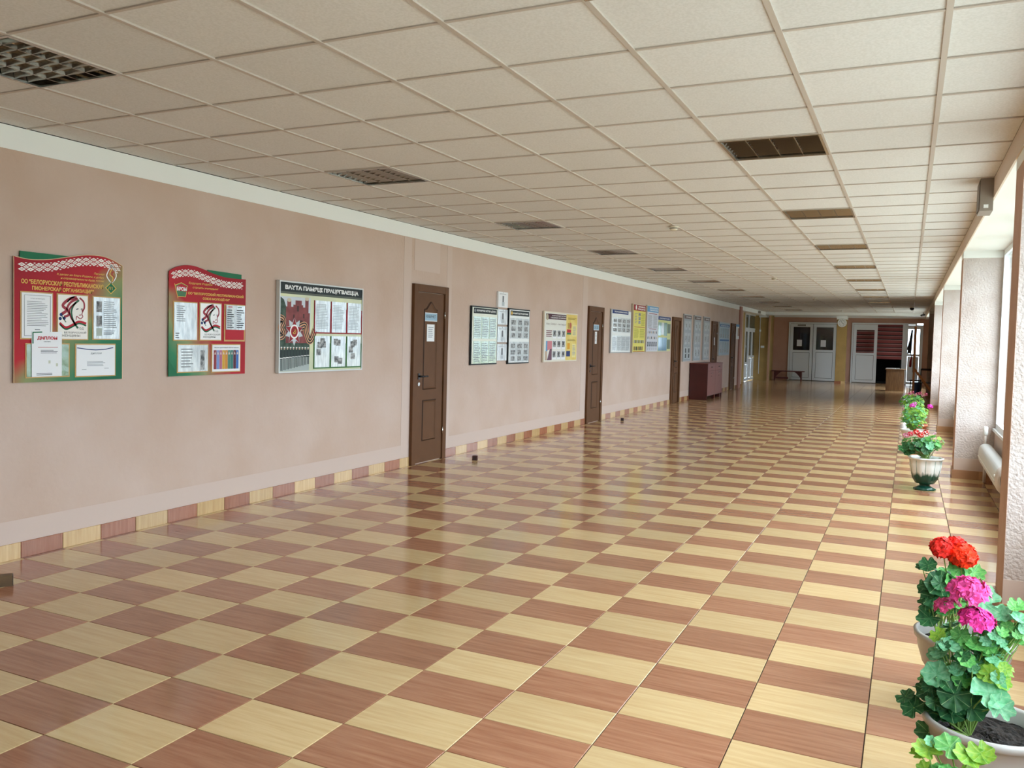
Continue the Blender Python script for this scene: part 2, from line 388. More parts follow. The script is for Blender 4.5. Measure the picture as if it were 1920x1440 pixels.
# skirting of the left wall, tile by tile
bl = thing('baseboard_left', None, None, (XL, 0, 0), kind='structure')
bm = {m.name: MB().bevbox(0, .3003, 0, .104, 0, .012, .002, m).mesh('skirting_tile') for m in (B_YEL, B_BRN)}
part = {}
doorspans = [(8.31, 9.13), (14.21, 15.045), (20.14, 21.01), (24.65, 25.43), (27.56, 28.35), (29.0, 29.36)]
def skirt(y0, y1, m):
    key = (round(y1-y0, 3), m.name)
    if key not in part: part[key] = MB().bevbox(0, y1-y0-.003, 0, .104, 0, .012, .002, m).mesh('skirting_tile')
    o = link('skirting_tile', part[key], bl, (0, y0, 0)); o.rotation_euler = WALLROT
segs = []; st = YB
for a, b in doorspans: segs.append((st, a)); st = b
segs.append((st, 29.85))
for a, b in segs:
    if a < Y0-2: ys = Y0-10*TY; k = 0
    else: ys = a; k = 0 if abs(a-9.13) < .01 else 1
    y = ys
    while y < b-.02:
        skirt(max(y, a), min(y+TY, b), B_BRN if k % 2 == 0 else B_YEL); y += TY; k += 1
# ================================================================== DOORS IN THE LEFT WALL
def door(n, y0, y1, zt, label, hinge_right=True, sign=True, ajar=0):
    W_ = y1-y0; d = thing('door_%d' % n, label, None, (XL, y0, 0), WALLROT, kind='structure')
    f = MB(); t = .085; pr = .04
    f.bevbox(0, t, 0, zt, -.05 if ajar else 0, pr, .004, BROWN).bevbox(W_-t, W_, 0, zt, -.05 if ajar else 0, pr, .004, BROWN).bevbox(t, W_-t, zt-t, zt, -.05 if ajar else 0, pr, .004, BROWN)
    f.build('door_frame', None, d)
    x0, x1 = t+.006, W_-t-.006; h = zt-t-.006
    if ajar:
        lf = MB().box(-(x1-x0), 0, .01, h, -.04, 0, BROWN).build('door_leaf', None, d, (x1, 0, 0)); lf.rotation_euler = (0, ajar, 0)
        ox = -x1
    else:
        lf = MB().box(x0, x1, .012, h, 0.002, .022, BROWN).build('door_leaf', None, d); ox = 0
    zf = .022 if not ajar else .0
    def mould(pts, name):
        b = MB(); pts = [(p[0]+ox, p[1]) for p in pts]; n_ = len(pts); c = [sum(p[k] for p in pts)/n_ for k in (0, 1)]
        def ins(q): return [(p[0]+(q if p[0] < c[0] else -q), p[1]+(q if p[1] < c[1] else -q)) for p in pts]
        r0, r1, r2_ = pts, ins(.014), ins(.03); vs = [(x, y, zf+.001) for x, y in r0]+[(x, y, zf+.009) for x, y in r1]+[(x, y, zf+.002) for x, y in r2_]
        fs = [(i, (i+1) % n_, n_+(i+1) % n_, n_+i) for i in range(n_)]+[(n_+i, n_+(i+1) % n_, 2*n_+(i+1) % n_, 2*n_+i) for i in range(n_)]
        b.add(vs, fs[:n_], DBROWN); b.add(vs, fs[n_:], BROWN); b.build(name, None, lf)
    cx = (x0+x1)/2; hw = .165*(x1-x0)/.63
    arch = [(cx-hw, .86), (cx+hw, .86), (cx+hw, 1.80)] + [(cx+hw*u, 1.803+.09*(.5+.5*math.cos(PI*min(1, abs(u)/.85)))) for u in (.85, .7, .5, .3, .1, -.1, -.3, -.5, -.7, -.85)] + [(cx-hw, 1.80)]
    mould(arch, 'arched_panel'); mould([(cx-hw, .26), (cx+hw, .26), (cx+hw, .74), (cx-hw, .74)], 'lower_panel')
    hx = (x0+.06) if hinge_right else x1-.06; sg = 1 if hinge_right else -1
    hx += ox
    hd = MB().tube([(hx, 1.02, zf), (hx, 1.02, zf+.045)], .012).tube([(hx, 1.02, zf+.045), (hx+sg*.13, 1.02, zf+.05)], .009)
    hd.box(hx-.02, hx+.02, .985, 1.055, zf, zf+.008)
    hd.build('door_handle', BLACK, lf)
    MB().disc((hx, .93, zf+.006), .022).lathe([(.022, 0), (.022, .006)], 20, None, (hx, .93, zf)).build('keyhole_plate', ALU if n == 1 else BLACK, lf)
    for hz in (.35, 1.74):
        if not ajar: MB().tube([(x1+.004, hz-.04, .036), (x1+.004, hz+.04, .036)], .008).build('hinge', ALU, d)
    if n in (1, 2):
        MB().box(cx-.15, cx+.15, 1.66, 1.76, zf+.001, zf+.006, PAPER).build('sign_plate', None, lf)
        b = MB(); quad(b, cx-.14, cx+.14, 1.668, 1.752, zf+.0068, mat('sign_blue', '8fb0c4', .5)); b.build('sign_print', None, lf)
        if n == 1:
            text('КАБИНЕТ', cx-.11, cx+.11, 1.70, 1.735, zf+.0076, INK, lf)
        else: text('21 22', cx-.1, cx+.1, 1.69, 1.73, zf+.0076, INK, lf)
    if n <= 4:
        pw, ph = (.087, .10) if n == 1 else (.05, .11)
        MB().box(cx-pw, cx+pw, 1.525-ph, 1.525+ph, zf+.001, zf+.004, PAPER).build('paper_notice', None, lf)
        b = MB(); lines(b, cx-pw*.7, cx+pw*.7, 1.525-ph*.6, 1.525+ph*.75, 6, zf+.0048, mat('grey_print', '9aa0a8', .6), rnd); b.build('notice_print', None, lf)
    return d
door(1, 8.32, 9.12, 2.08, 'brown panelled door with white notice, nearest on the left wall')
door(2, 14.22, 15.035, 2.08, 'brown panelled door, second along the left wall from the camera')
door(3, 20.15, 21.0, 2.08, 'brown door standing ajar beside the blue-headed green board', ajar=math.radians(4.5))
door(4, 24.66, 25.42, 2.1, 'brown door behind the maroon cabinet')
door(5, 27.57, 28.34, 2.11, 'last brown door on the left wall, beyond the blue board')
# room glimpsed through the ajar door
rm = MB(); GRN = mat('room_green', '7f9a80', .8)
rm.box(-8.0, -7.9, 18.5, 23, 0, 2.7, GRN).box(-8.0, XL-.3, 18.4, 18.5, 0, 2.7, GRN).box(-8.0, XL-.3, 23, 23.1, 0, 2.7, GRN)
rm.box(-8.0, XL-.3, 18.4, 23.1, 2.7, 2.8, WHITE).box(-8.0, -6.2, 18.4, 23.1, -.1, 0, GROUT)
rm.build('wall_side_room', kind='structure')
# ================================================================== NOTICE BOARDS ON THE LEFT WALL
def flat(name, c, rough=.55, **k):
    k.setdefault('spec', .2); return mat(name, c, max(rough, .5), **k)
RED, GREEN, GOLD = flat('print_red', 'b3202f', .3), flat('print_green', '1d6b47', .3), flat('print_gold', 'e0b95c', .4)
WH, NAVY, SKYB, YEL = flat('print_white', 'eef0ee', .4), flat('print_navy', '22366e', .4), flat('print_sky', '5f97c2', .4), flat('print_yellow', 'e6d24a', .4)
GREY = flat('print_grey', '8c9296', .5); DKR = flat('print_dark_red', '8e1f26', .4); PGREY = flat('photo_grey', '565a5c', .5, var='b5b8b8', scale=30); BLK = flat('print_black', '232b2c', .35)
def grad_mat(name, stops, dx, dy, x0, y0):
    """printed background fading red to green along (dx, dy), board coordinates"""
    m = bpy.data.materials.new(name); m.use_nodes = True; n = m.node_tree.nodes; L = m.node_tree.links; b = n['Principled BSDF']; b.inputs['Roughness'].default_value = .5; b.inputs['Specular IOR Level'].default_value = .2
    t = n.new('ShaderNodeTexCoord'); s = n.new('ShaderNodeVectorMath'); s.operation = 'DOT_PRODUCT'; s.inputs[1].default_value = (dx, dy, 0)
    nz = n.new('ShaderNodeTexNoise'); nz.inputs['Scale'].default_value = 3.5; L.new(t.outputs['Object'], nz.inputs[0])
    L.new(t.outputs['Object'], s.inputs[0]); a = n.new('ShaderNodeMath'); a.operation = 'ADD'; a.inputs[1].default_value = -(dx*x0+dy*y0)
    L.new(s.outputs['Value'], a.inputs[0]); q = n.new('ShaderNodeMath'); q.operation = 'MULTIPLY_ADD'; q.inputs[1].default_value = .35; L.new(nz.outputs[0], q.inputs[0]); L.new(a.outputs[0], q.inputs[2])
    r = n.new('ShaderNodeValToRGB'); e = r.color_ramp.elements
    while len(e) < len(stops): e.new(.5)
    for k, (p_, c) in enumerate(stops): e[k].position = p_; e[k].color = lin(c)+(1,)
    L.new(q.outputs[0], r.inputs[0]); L.new(r.outputs[0], b.inputs['Base Color']); return m

def board(name, label, y0, z0, group=None): return thing(name, label, 'notice board', (XL+.007, y0, z0), WALLROT, group)
def sleeve(par, x0, x1, y0, y1, z, content='foil', pm=None, gold=True, cover=True, **k):
    if gold: MB().box(x0-.008, x1+.008, y0-.008, y1+.008, z, z+.003, SLEEVE).build('sleeve_backing', None, par)
    if content: MB().box(x0, x1, y0, y1, z+.003, z+.006, pm or (FOIL if content == 'foil' else PAPER)).build('paper', None, par)
    return z+.0068

ORN = flat('ornament_white', 'efeae4', .4)
def ornament(par, pts, th, z):
    """woven folk ribbon: rows of diamonds following the curve"""
    c = curve(pts, 8); ds = [0]
    for a, b_ in zip(c, c[1:]): ds.append(ds[-1]+math.hypot(b_[0]-a[0], b_[1]-a[1]))
    def at(s):
        for i in range(len(c)-1):
            if ds[i+1] >= s or i == len(c)-2:
                f = (s-ds[i])/(ds[i+1]-ds[i]); d = Vector((c[i+1][0]-c[i][0], c[i+1][1]-c[i][1])).normalized()
                return c[i][0]+f*(c[i+1][0]-c[i][0]), c[i][1]+f*(c[i+1][1]-c[i][1]), d
    b = MB()
    def dia(s, v, w_, h_, hole):
        x, y, d = at(max(.001, min(ds[-1]-.001, s))); nx, ny = -d.y, d.x
        def P(a, q): return (x+d.x*a+nx*(v+q), y+d.y*a+ny*(v+q), z)
        o = [P(-w_, 0), P(0, -h_), P(w_, 0), P(0, h_)]; i_ = [P(-w_*hole, 0), P(0, -h_*hole), P(w_*hole, 0), P(0, h_*hole)]
        b.add(o+i_, [(0, 1, 5, 4), (1, 2, 6, 5), (2, 3, 7, 6), (3, 0, 4, 7)], ORN)
        if hole > .45: b.add([P(-w_*.28, 0), P(0, -h_*.28), P(w_*.28, 0), P(0, h_*.28)], [(0, 1, 2, 3)], ORN)
    s = .03; k = 0
    while s < ds[-1]-.02:
        big = (k % 3) == 1
        for v in (-th*.27, th*.27): dia(s, v, .027, th*.23, .5 if not big else .25)
        dia(s+.03, 0, .021, th*.2, .5); dia(s+.03, th*.47, .01, th*.07, .0); dia(s+.03, -th*.47, .01, th*.07, .0)
        s += .06; k += 1
    b.build('woven_ornament_print', None, par)

def woman_poster(par, x0, x1, y0, y1, z, title=True):
    b = MB(); W_ = x1-x0; H_ = y1-y0
    def P(*q): return [(x0+u*W_, y0+v*H_) for u, v in q]
    hr, hg = flat('hair_red', '9b3b47'), flat('hair_green', '3f6a52')
    for pts, wd, m in [([(.62, .96), (.35, .9), (.15, .76), (.28, .66), (.12, .56)], .02, hr), ([(.66, .93), (.42, .84), (.3, .7), (.36, .56), (.2, .5)], .016, hr),
                       ([(.7, .9), (.52, .78), (.44, .62), (.5, .42), (.66, .25)], .014, hg), ([(.6, .84), (.38, .68), (.42, .5), (.56, .36)], .012, hr),
                       ([(.72, .95), (.86, .86), (.88, .72), (.8, .64)], .012, hr), ([(.55, .97), (.42, .93), (.3, .84)], .01, hg),
                       ([(.85, .66), (.8, .58), (.83, .52), (.74, .47), (.62, .52), (.6, .44)], .006, hr), ([(.6, .68), (.68, .7)], .006, INK), ([(.76, .69), (.82, .7)], .006, INK), ([(.7, .55), (.78, .56)], .006, hr),
                       ([(.05, .36), (.25, .26), (.5, .33), (.7, .4), (.95, .36)], .016, RED), ([(.05, .33), (.25, .22), (.5, .29), (.7, .36), (.95, .31)], .01, GREEN),
                       ([(.12, .52), (.2, .44), (.26, .38)], .006, hg)]:
        stroke(b, curve(P(*pts), 5), wd*W_/.226, z, m)
    for u, v in [(.1, .55), (.2, .47), (.07, .46)]:
        x, y = P((u, v))[0]; b.add([(x+.012*math.cos(a), y+.012*math.sin(a), z) for a in [PI*k/4 for k in range(8)]], [tuple(range(8))], NAVY)
    b.build('poster_print', None, par)
    if title:
        t = flat('poster_letter', '5d5f5c')
        text('ГОД', x0+.66*W_, x0+.86*W_, y0+.21*H_, y0+.27*H_, z, t, par, .01); text('БЕЛОРУССКОЙ', x0+.2*W_, x0+.95*W_, y0+.125*H_, y0+.18*H_, z, t, par, .01)
        text('ЖЕНЩИНЫ', x0+.12*W_, x0+.74*W_, y0+.04*H_, y0+.1*H_, z, t, par, .01)

# ---- 1: pioneer organisation board
o1 = (3.506, 1.131); B = board('notice_board', 'red and green board with flame emblem and five paper sleeves, nearest on the wall', *o1)
def rel(o, pts): return [(a-o[0], b-o[1]) for a, b in pts]
g1 = grad_mat('red_green_print_a', [(0, '136444'), (.22, '2c7a55'), (.42, '88905f'), (.58, 'b01c28'), (1, '98101f')], -.75, .75, .62, .18)
MB().prism(rel(o1, [(3.551, 1.85), (3.95, 1.85), (3.95, 1.965), (3.551, 1.968)]), .001, .006, GREEN).build('back_panel', None, B)
top = curve(rel(o1, [(3.506, 1.931), (3.577, 1.921), (3.654, 1.92), (3.773, 1.934), (3.913, 1.964), (4.034, 1.986), (4.159, 1.990), (4.251, 1.971), (4.334, 1.937)]), 4)
MB().prism([(0, 0), (.83, 0)]+top[::-1], .006, .012, g1).build('front_panel', None, B)
b = MB(); stroke(b, [(0, 0), (0, .8)]+top[1:]+[(.828, 0)], .004, .0125, flat('edge_gold', 'd9c39a', .4)); b.build('edge_line', None, B)
ornament(B, rel(o1, [(3.53, 1.867), (3.654, 1.872), (3.773, 1.884), (3.913, 1.92), (4.052, 1.943), (4.205, 1.940), (4.28, 1.917), (4.33, 1.890)]), .055, .0128)
z = .0128
text('ОО "БЕЛОРУССКАЯ РЕСПУБЛИКАНСКАЯ', .05, .665, .632, .662, z, GOLD, B, .03)
text('ПИОНЕРСКАЯ ОРГАНИЗАЦИЯ"', .125, .588, .590, .621, z, GOLD, B, .03)
text('Пионер!', .588, .672, .724, .741, z, GOLD, B, .01, .25); text('К делам на благо Родины, к добру', .302, .668, .700, .717, z, GOLD, B, .01, .25)
text('и справедливости будь готов!', .33, .668, .676, .693, z, GOLD, B, .01, .25)
b = MB(); stroke(b, curve([(.732, .805), (.70, .75), (.695, .72), (.732, .675)], 6), .008, z, WH); stroke(b, curve([(.732, .805), (.765, .76), (.77, .72), (.732, .675)], 6), .008, z, WH)
stroke(b, curve([(.738, .78), (.718, .74), (.745, .715), (.732, .68)], 6), .007, z, GOLD); stroke(b, curve([(.75, .76), (.735, .74), (.755, .72), (.742, .685)], 6), .006, z, RED)
for s_, m_ in ((.048, GOLD), (.04, GREEN)): b.add([(.728-s_, .642, z+.0004*(s_ < .045)), (.728, .642-s_*.88, z+.0004*(s_ < .045)), (.728+s_, .642, z+.0004*(s_ < .045)), (.728, .642+s_*.88, z+.0004*(s_ < .045))], [(0, 1, 2, 3)], m_)
for k in range(3): stroke(b, [(.707+k*.016, .63), (.715+k*.012, .652)], .004, z+.0008, GOLD)
b.build('flame_emblem_print', None, B)
zz = sleeve(B, .05, .265, .285, .575, .012, 'paper'); b = MB()
for pts in ([(.068, .30), (.068, .56), (.252, .56), (.252, .30), (.068, .30)],): stroke(b, pts, .003, zz, INK)
text('Устав организации', .11, .21, .535, .543, zz, INK, B, 0, into=b); lines(b, .085, .24, .36, .525, 15, zz, INK, rnd, .35, .22); lines(b, .14, .19, .335, .345, 1, zz, INK, rnd); b.build('paper_print', None, B)
zz = sleeve(B, .308, .534, .282, .575, .012, 'paper', pm=mat('poster_cream', 'e8e4dc', .4)); woman_poster(B, .308, .534, .282, .575, zz)
zz = sleeve(B, .583, .80, .285, .573, .012, 'foil'); b = MB()
for y_ in (.47, .37): quad(b, .605, .65, y_, y_+.075, zz, PGREY)
quad(b, .605, .65, .305, .36, zz, flat('sketch_grey', 'aab5ad')); lines(b, .665, .78, .36, .55, 14, zz, GREY, rnd); lines(b, .665, .76, .31, .345, 4, zz, INK, rnd); b.build('paper_print', None, B)
sleeve(B, .085, .39, .035, .245, .012, None); MB().box(.085, .39, .035, .245, .015, .0165, mat('sleeve_green_film', '5d7f58', .15, coat=1, bump=.6, bscale=12)).build('empty_sleeve_film', None, B)
MB().box(.117, .334, .035, .328, .018, .021, PAPER).build('diploma_sheet', None, B); b = MB(); zz = .0218
text('ДИПЛОМ', .155, .30, .272, .297, zz, RED, B, .05, into=b); text('участника', .2, .25, .258, .266, zz, INK, B, .02, into=b)
lines(b, .16, .31, .222, .23, 1, zz, RED, rnd); lines(b, .18, .31, .185, .21, 3, zz, INK, rnd); lines(b, .15, .3, .042, .06, 2, zz, INK, rnd)
stroke(b, [(.122, .322), (.19, .325)], .008, zz, GREEN); stroke(b, [(.125, .25), (.125, .32)], .008, zz, GREEN); quad(b, .235, .25, .12, .14, zz, flat('stamp_grey', 'c3c7b5')); quad(b, .29, .305, .1, .12, zz, flat('stamp_grey', 'c3c7b5'))
b.build('diploma_print', None, B)
zz = sleeve(B, .447, .76, .03, .243, .012, 'paper'); b = MB(); stroke(b, [(.452, .222), (.53, .212), (.60, .208), (.68, .212), (.745, .224)], .006, zz, NAVY)
text('диплом', .56, .65, .175, .19, zz, GREY, B, .01, into=b); lines(b, .53, .68, .095, .13, 4, zz, GREY, rnd); lines(b, .49, .54, .07, .078, 1, zz, GREY, rnd); lines(b, .67, .71, .075, .083, 1, zz, GREY, rnd); b.build('paper_print', None, B)

# ---- 2: youth union board
o2 = (4.762, 1.133); B = board('notice_board', 'red and green board with shield badge on its upper left, second from the camera', *o2)
g2 = grad_mat('red_green_print_b', [(0, '125a3e'), (.25, '2f7f58'), (.42, '8a9468'), (.58, 'b01c28'), (1, '98101f')], .75, .65, .0, .12)
MB().prism(rel(o2, [(5.15, 1.85), (5.552, 1.85), (5.552, 1.967), (5.165, 1.977)]), .001, .006, GREEN).build('back_panel', None, B)
top = curve(rel(o2, [(4.762, 1.934), (4.819, 1.967), (4.912, 1.992), (5.007, 1.995), (5.105, 1.979), (5.206, 1.954), (5.309, 1.936), (5.415, 1.928), (5.598, 1.930)]), 4)
MB().prism([(0, 0), (.836, 0)]+top[::-1], .006, .012, g2).build('front_panel', None, B)
MB().prism([(0, 0), (.1, 0), (0, .13)], .012, .0125, GREEN).build('corner_print', None, B)
ornament(B, rel(o2, [(4.778, 1.9), (4.893, 1.93), (5.008, 1.935), (5.106, 1.915), (5.206, 1.896), (5.363, 1.873), (5.586, 1.874)]), .055, .0128)
z = .0128
text('ОО "БЕЛОРУССКИЙ РЕСПУБЛИКАНСКИЙ', .19, .81, .637, .662, z, GOLD, B, .03); text('СОЮЗ МОЛОДЁЖИ"', .345, .645, .600, .626, z, GOLD, B, .03)
text('Будущее Родины', .195, .445, .715, .735, z, GOLD, B, .01, .25); text('строить молодым!', .235, .51, .683, .702, z, GOLD, B, .01, .25)
b = MB(); b.add([(.06, .7, z), (.075, .64, z), (.09, .615, z), (.165, .615, z), (.185, .70, z), (.12, .722, z)], [(0, 1, 2, 3, 4, 5)], flat('badge_green', '4f7a58')); stroke(b, [(.06, .7), (.12, .722), (.185, .70), (.165, .615), (.09, .615)], .005, z+.0004, GOLD); stroke(b, [(.053, .712), (.088, .6)], .005, z+.0004, GOLD)
b.add([(.066, .69, z+.0004), (.075, .66, z+.0004), (.176, .655, z+.0004), (.182, .695, z+.0004), (.12, .715, z+.0004)], [(0, 1, 2, 3, 4)], RED); text('БРСМ', .075, .175, .66, .69, z+.0009, WH, B, .05, into=b); b.build('badge_print', None, B)
zz = sleeve(B, .047, .281, .282, .57, .012, 'foil'); b = MB(); lines(b, .07, .16, .42, .55, 8, zz, GREY, rnd); lines(b, .06, .1, .29, .34, 3, zz, INK, rnd); b.build('paper_print', None, B)
zz = sleeve(B, .317, .544, .284, .574, .012, 'foil', pm=mat('poster_in_glossy_sleeve', 'e4e4e2', .3, coat=1, bump=.4, bscale=8)); woman_poster(B, .317, .544, .284, .574, zz)
sleeve(B, .59, .82, .28, .572, .012, None); MB().box(.595, .815, .285, .567, .015, .0158, RED).build('empty_sleeve_film', None, B); zz = .0218; MB().box(.60, .82, .37, .572, .016, .021, FOIL).build('paper', None, B); b = MB()
lines(b, .61, .7, .38, .54, 9, zz, INK, rnd, .5); lines(b, .72, .81, .38, .54, 9, zz, INK, rnd, .5); lines(b, .62, .69, .55, .565, 1, zz, RED, rnd); lines(b, .73, .80, .55, .565, 1, zz, GREEN, rnd); b.build('paper_print', None, B)
zz = sleeve(B, .089, .401, .033, .242, .012, 'foil'); b = MB(); lines(b, .12, .25, .06, .22, 7, zz, GREY, rnd); quad(b, .32, .365, .045, .2, zz, PGREY); b.build('paper_print', None, B)
zz = sleeve(B, .451, .769, .026, .242, .012, 'paper'); b = MB(); text('МЫ ЗА ЗДОРОВЫЙ ОБРАЗ ЖИЗНИ', .47, .75, .215, .228, zz, INK, B, .02, into=b)
for k, c in enumerate(['8e3a42', '7d93c8', 'b06a86', 'd0a23c', 'c98a3e', '4d8270', '3f7a72', '5f3040', '3f6cb0']): quad(b, .465+k*.032, .495+k*.032, .045, .2, zz, flat('stripe_%d' % k, c)); b.add([(.48+k*.032-.009, .165, zz+.0004), (.48+k*.032+.009, .165, zz+.0004), (.48+k*.032, .192, zz+.0004)], [(0, 1, 2)], flat('figure_tone', 'd8c8be'))
b.build('paper_print', None, B)

# ---- 3: memory watch board with white frame
o3 = (6.0, 1.125); B = board('notice_board', 'large board with black heading and red star order, in a wide pale frame', *o3); Wd, Hd = 1.295, .83
MB().box(0, Wd, 0, .012, 0, .04).box(0, Wd, Hd-.012, Hd, 0, .04).box(0, .012, .012, Hd-.012, 0, .04).box(Wd-.012, Wd, .012, Hd-.012, 0, .04).build('frame', FRAMEW, B)
MB().box(.012, Wd-.012, .012, Hd-.012, .004, .03, mat('print_cream_green', 'cdd09a', .3, var='b9bd9c', scale=3)).build('print_panel', None, B)
z = .0306; b = MB(); quad(b, .012, Wd-.012, .735, Hd-.012, z, BLK); quad(b, .012, Wd-.012, .715, .735, z, flat('heading_shade', '5a6058'))
b.build('heading_band', None, B); text('ВАХТА ПАМЯЦІ ПРАЦЯГВАЕЦЦА', .085, 1.22, .748, .795, z+.0008, WH, B, .05)
b = MB(); BR = flat('fort_brick', '8c4a48', .5, var='743a3c', scale=12); SKB = flat('photo_sky', 'c9d2da'); TRE = flat('photo_tree', '33463c', .6, var='4f6156', scale=20)
quad(b, .015, .45, .25, .69, z, SKB)
b.add([(.015, .25, z+.0004), (.1, .25, z+.0004), (.1, .6, z+.0004), (.07, .66, z+.0004), (.015, .69, z+.0004)], [(0, 1, 2, 3, 4)], TRE)
ca = [(.10, .25), (.44, .25), (.44, .55), (.42, .55), (.42, .68), (.37, .68), (.37, .6), (.34, .6), (.34, .62), (.32, .62), (.32, .66), (.23, .66), (.23, .62), (.2, .62), (.2, .6), (.17, .6), (.17, .66), (.115, .66), (.115, .6), (.10, .6)]
b.add([(x, y, z+.0008) for x, y in ca], [tuple(range(len(ca)))], BR)
for x_, y_ in [(.142, .66), (.395, .68)]: b.add([(x_+.03*math.cos(t), y_+.018*math.sin(t), z+.0012) for t in [PI*k/6 for k in range(12)]], [tuple(range(12))], flat('tower_cap', 'c9bfa8'))
for x_, y_, w_, h_ in [(.25, .56, .03, .05), (.285, .38, .05, .1), (.2, .5, .02, .03), (.34, .5, .02, .04)]: quad(b, x_, x_+w_, y_, y_+h_, z+.0012, flat('fort_dark', '4d3230'))
b.build('fort_photo_print', None, B)
b = MB(); z2 = z+.0016; quad(b, .015, .44, .015, .26, z2, flat('march_sky', 'a9b3b0')); quad(b, .015, .44, .14, .27, z2+.0003, TRE)
for k in range(10):
    x_ = .035+k*.042; s_ = 1-.03*k; y0_ = .02+k*.006; un = flat('uniform_dark', '2e3a3a')
    for dx in (0, .017): b.add([(x_+dx-.003, y0_, z2+.0006), (x_+dx+.007, y0_, z2+.0006), (x_+dx+.004, y0_+.11*s_, z2+.0006), (x_+dx-.006, y0_+.11*s_, z2+.0006)], [(0, 1, 2, 3)], un)
    quad(b, x_-.012, x_+.024, y0_+.105*s_, y0_+.185*s_, z2+.0008, un); quad(b, x_-.012, x_+.024, y0_+.11*s_, y0_+.117*s_, z2+.001, WH)
    b.add([(x_+.006+.009*math.cos(t), y0_+.2*s_+.011*math.sin(t), z2+.001) for t in [PI*q/4 for q in range(8)]], [tuple(range(8))], flat('face_tone', 'c2a795')); quad(b, x_-.005, x_+.018, y0_+.207*s_, y0_+.216*s_, z2+.0012, WH)
b.build('parade_photo_print', None, B)
b = MB(); z3 = z2+.0014; cx_, cy_ = .215, .375
def star(cx, cy, R, r_, n, m, zz, a0=PI/2): b.add([(cx+(R if k % 2 == 0 else r_)*math.cos(a0+PI*k/n), cy+(R if k % 2 == 0 else r_)*math.sin(a0+PI*k/n), zz) for k in range(2*n)]+[(cx, cy, zz)], [(k, (k+1) % (2*n), 2*n) for k in range(2*n)], m)
for pts in ([(.014, .49), (.06, .47), (.03, .41), (.06, .35), (.014, .33)], [(.30, .415), (.37, .43), (.39, .37), (.43, .30), (.47, .31), (.52, .395)]):
    cvp = curve(pts, 6); stroke(b, cvp, .075, z3, flat('ribbon_orange', 'd7a07a'))
    for off in (-.024, 0, .024):
        q = []
        for i, p_ in enumerate(cvp):
            a_ = Vector(cvp[max(i-1, 0)]); c_ = Vector(cvp[min(i+1, len(cvp)-1)]); d = (c_-a_).normalized(); q.append((p_[0]-d.y*off, p_[1]+d.x*off))
        stroke(b, q, .012, z3+.0004, BLK)
star(cx_, cy_, .13, .085, 10, flat('order_silver', 'b9bfc2', .3, metal=.3), z3+.0006); star(cx_, cy_, .13, .055, 5, DKR, z3+.0010)
for R_, m_, q in ((.062, WH, .0014), (.048, RED, .0018), (.04, DKR, .0022)): b.add([(cx_+R_*math.cos(2*PI*k/24), cy_+R_*1.05*math.sin(2*PI*k/24), z3+q) for k in range(24)], [tuple(range(24))], m_)
stroke(b, [(cx_+.02*math.cos(t), cy_+.02*math.sin(t)) for t in [-PI*.9+k*PI*.11 for k in range(13)]], .006, z3+.0027, GOLD); stroke(b, [(cx_-.02, cy_-.018), (cx_+.014, cy_+.016)], .006, z3+.0027, GOLD); stroke(b, [(cx_+.006, cy_+.022), (cx_+.022, cy_+.008)], .007, z3+.0027, GOLD)
b.build('star_order_print', None, B)
for row, (ya, yb, m_) in enumerate(((.375, .675, DKR), (.04, .34, flat('sleeve_green', '3b6b3a')))):
    for k in range(3):
        xa = .515+k*.26
        h = MB().box(xa-.012, xa, ya, yb, .03, .036).box(xa+.235, xa+.247, ya, yb-.07, .03, .036).box(xa-.012, xa+.247, ya-.012, ya, .03, .036).build('sleeve_holder', m_, B)
        MB().box(xa, xa+.235, ya, yb, .031, .034, FOIL).build('paper', None, B)
        b = MB(); zz = .0348
        if row == 0: lines(b, xa+.02, xa+.21, ya+.03, yb-.03, 16, zz, flat('faint_print', 'a4adb0'), rnd)
        else:
            for q in range(4): u = rnd.random()*.1; v = rnd.random()*.2; quad(b, xa+.02+u, xa+.09+u, ya+.02+v, ya+.08+v, zz+q*.0003, PGREY)
        b.build('paper_print', None, B)

# ---- 4, 5: two dark-edged boards with four sheets pinned between them
def grid_board(y0, z0, W_, H_, label, edge, back, head, hx, title, cells_, tm=WH, tint=None, tb=.03):
    B = board('notice_board', label, y0, z0)
    MB().box(0, W_, 0, H_, 0, .022, edge).build('board_edge', None, B); MB().box(.018, W_-.018, .018, H_-.018, .022, .025, back).build('board_face', None, B)
    MB().box(hx[0], hx[1], hx[2], hx[3], .025, .0262, head).build('heading_band', None, B)
    if title: text(title, hx[0]+.12*(hx[1]-hx[0]), hx[1]-.05*(hx[1]-hx[0]), hx[2]+.3*(hx[3]-hx[2]), hx[2]+.72*(hx[3]-hx[2]), .0268, tm, B, tb)
    for (xa, xb, ya, yb, n_, kind) in cells_:
        wd = (xb-xa)/n_
        for k in range(n_):
            x0 = xa+k*wd+.008; x1 = xa+(k+1)*wd-.008
            MB().box(x0, x1, ya, yb, .025, .0285, tint or FOIL).build('paper', None, B)
            b = MB(); zz = .0292
            if kind == 'p':
                hh = (yb-ya)/4
                for q in range(3): yq = ya+hh*(q*1.25+.2); u = .25*(x1-x0)*rnd.random(); quad(b, x0+.02+u*.4, x1-.02-u*.6, yq, yq+hh*.9, zz, PGREY)
            elif kind == 't': lines(b, x0+.012, x1-.012, ya+.02, yb-.02, max(5, int((yb-ya)/.025)), zz, GREY, rnd)
            b.build('paper_print', None, B)
    return B
GT = mat('green_paper_in_sleeve', '9db58c', .3, var='86a184', scale=4, stretch=(9, 2, 1), coat=1, bump=.8, bscale=14)
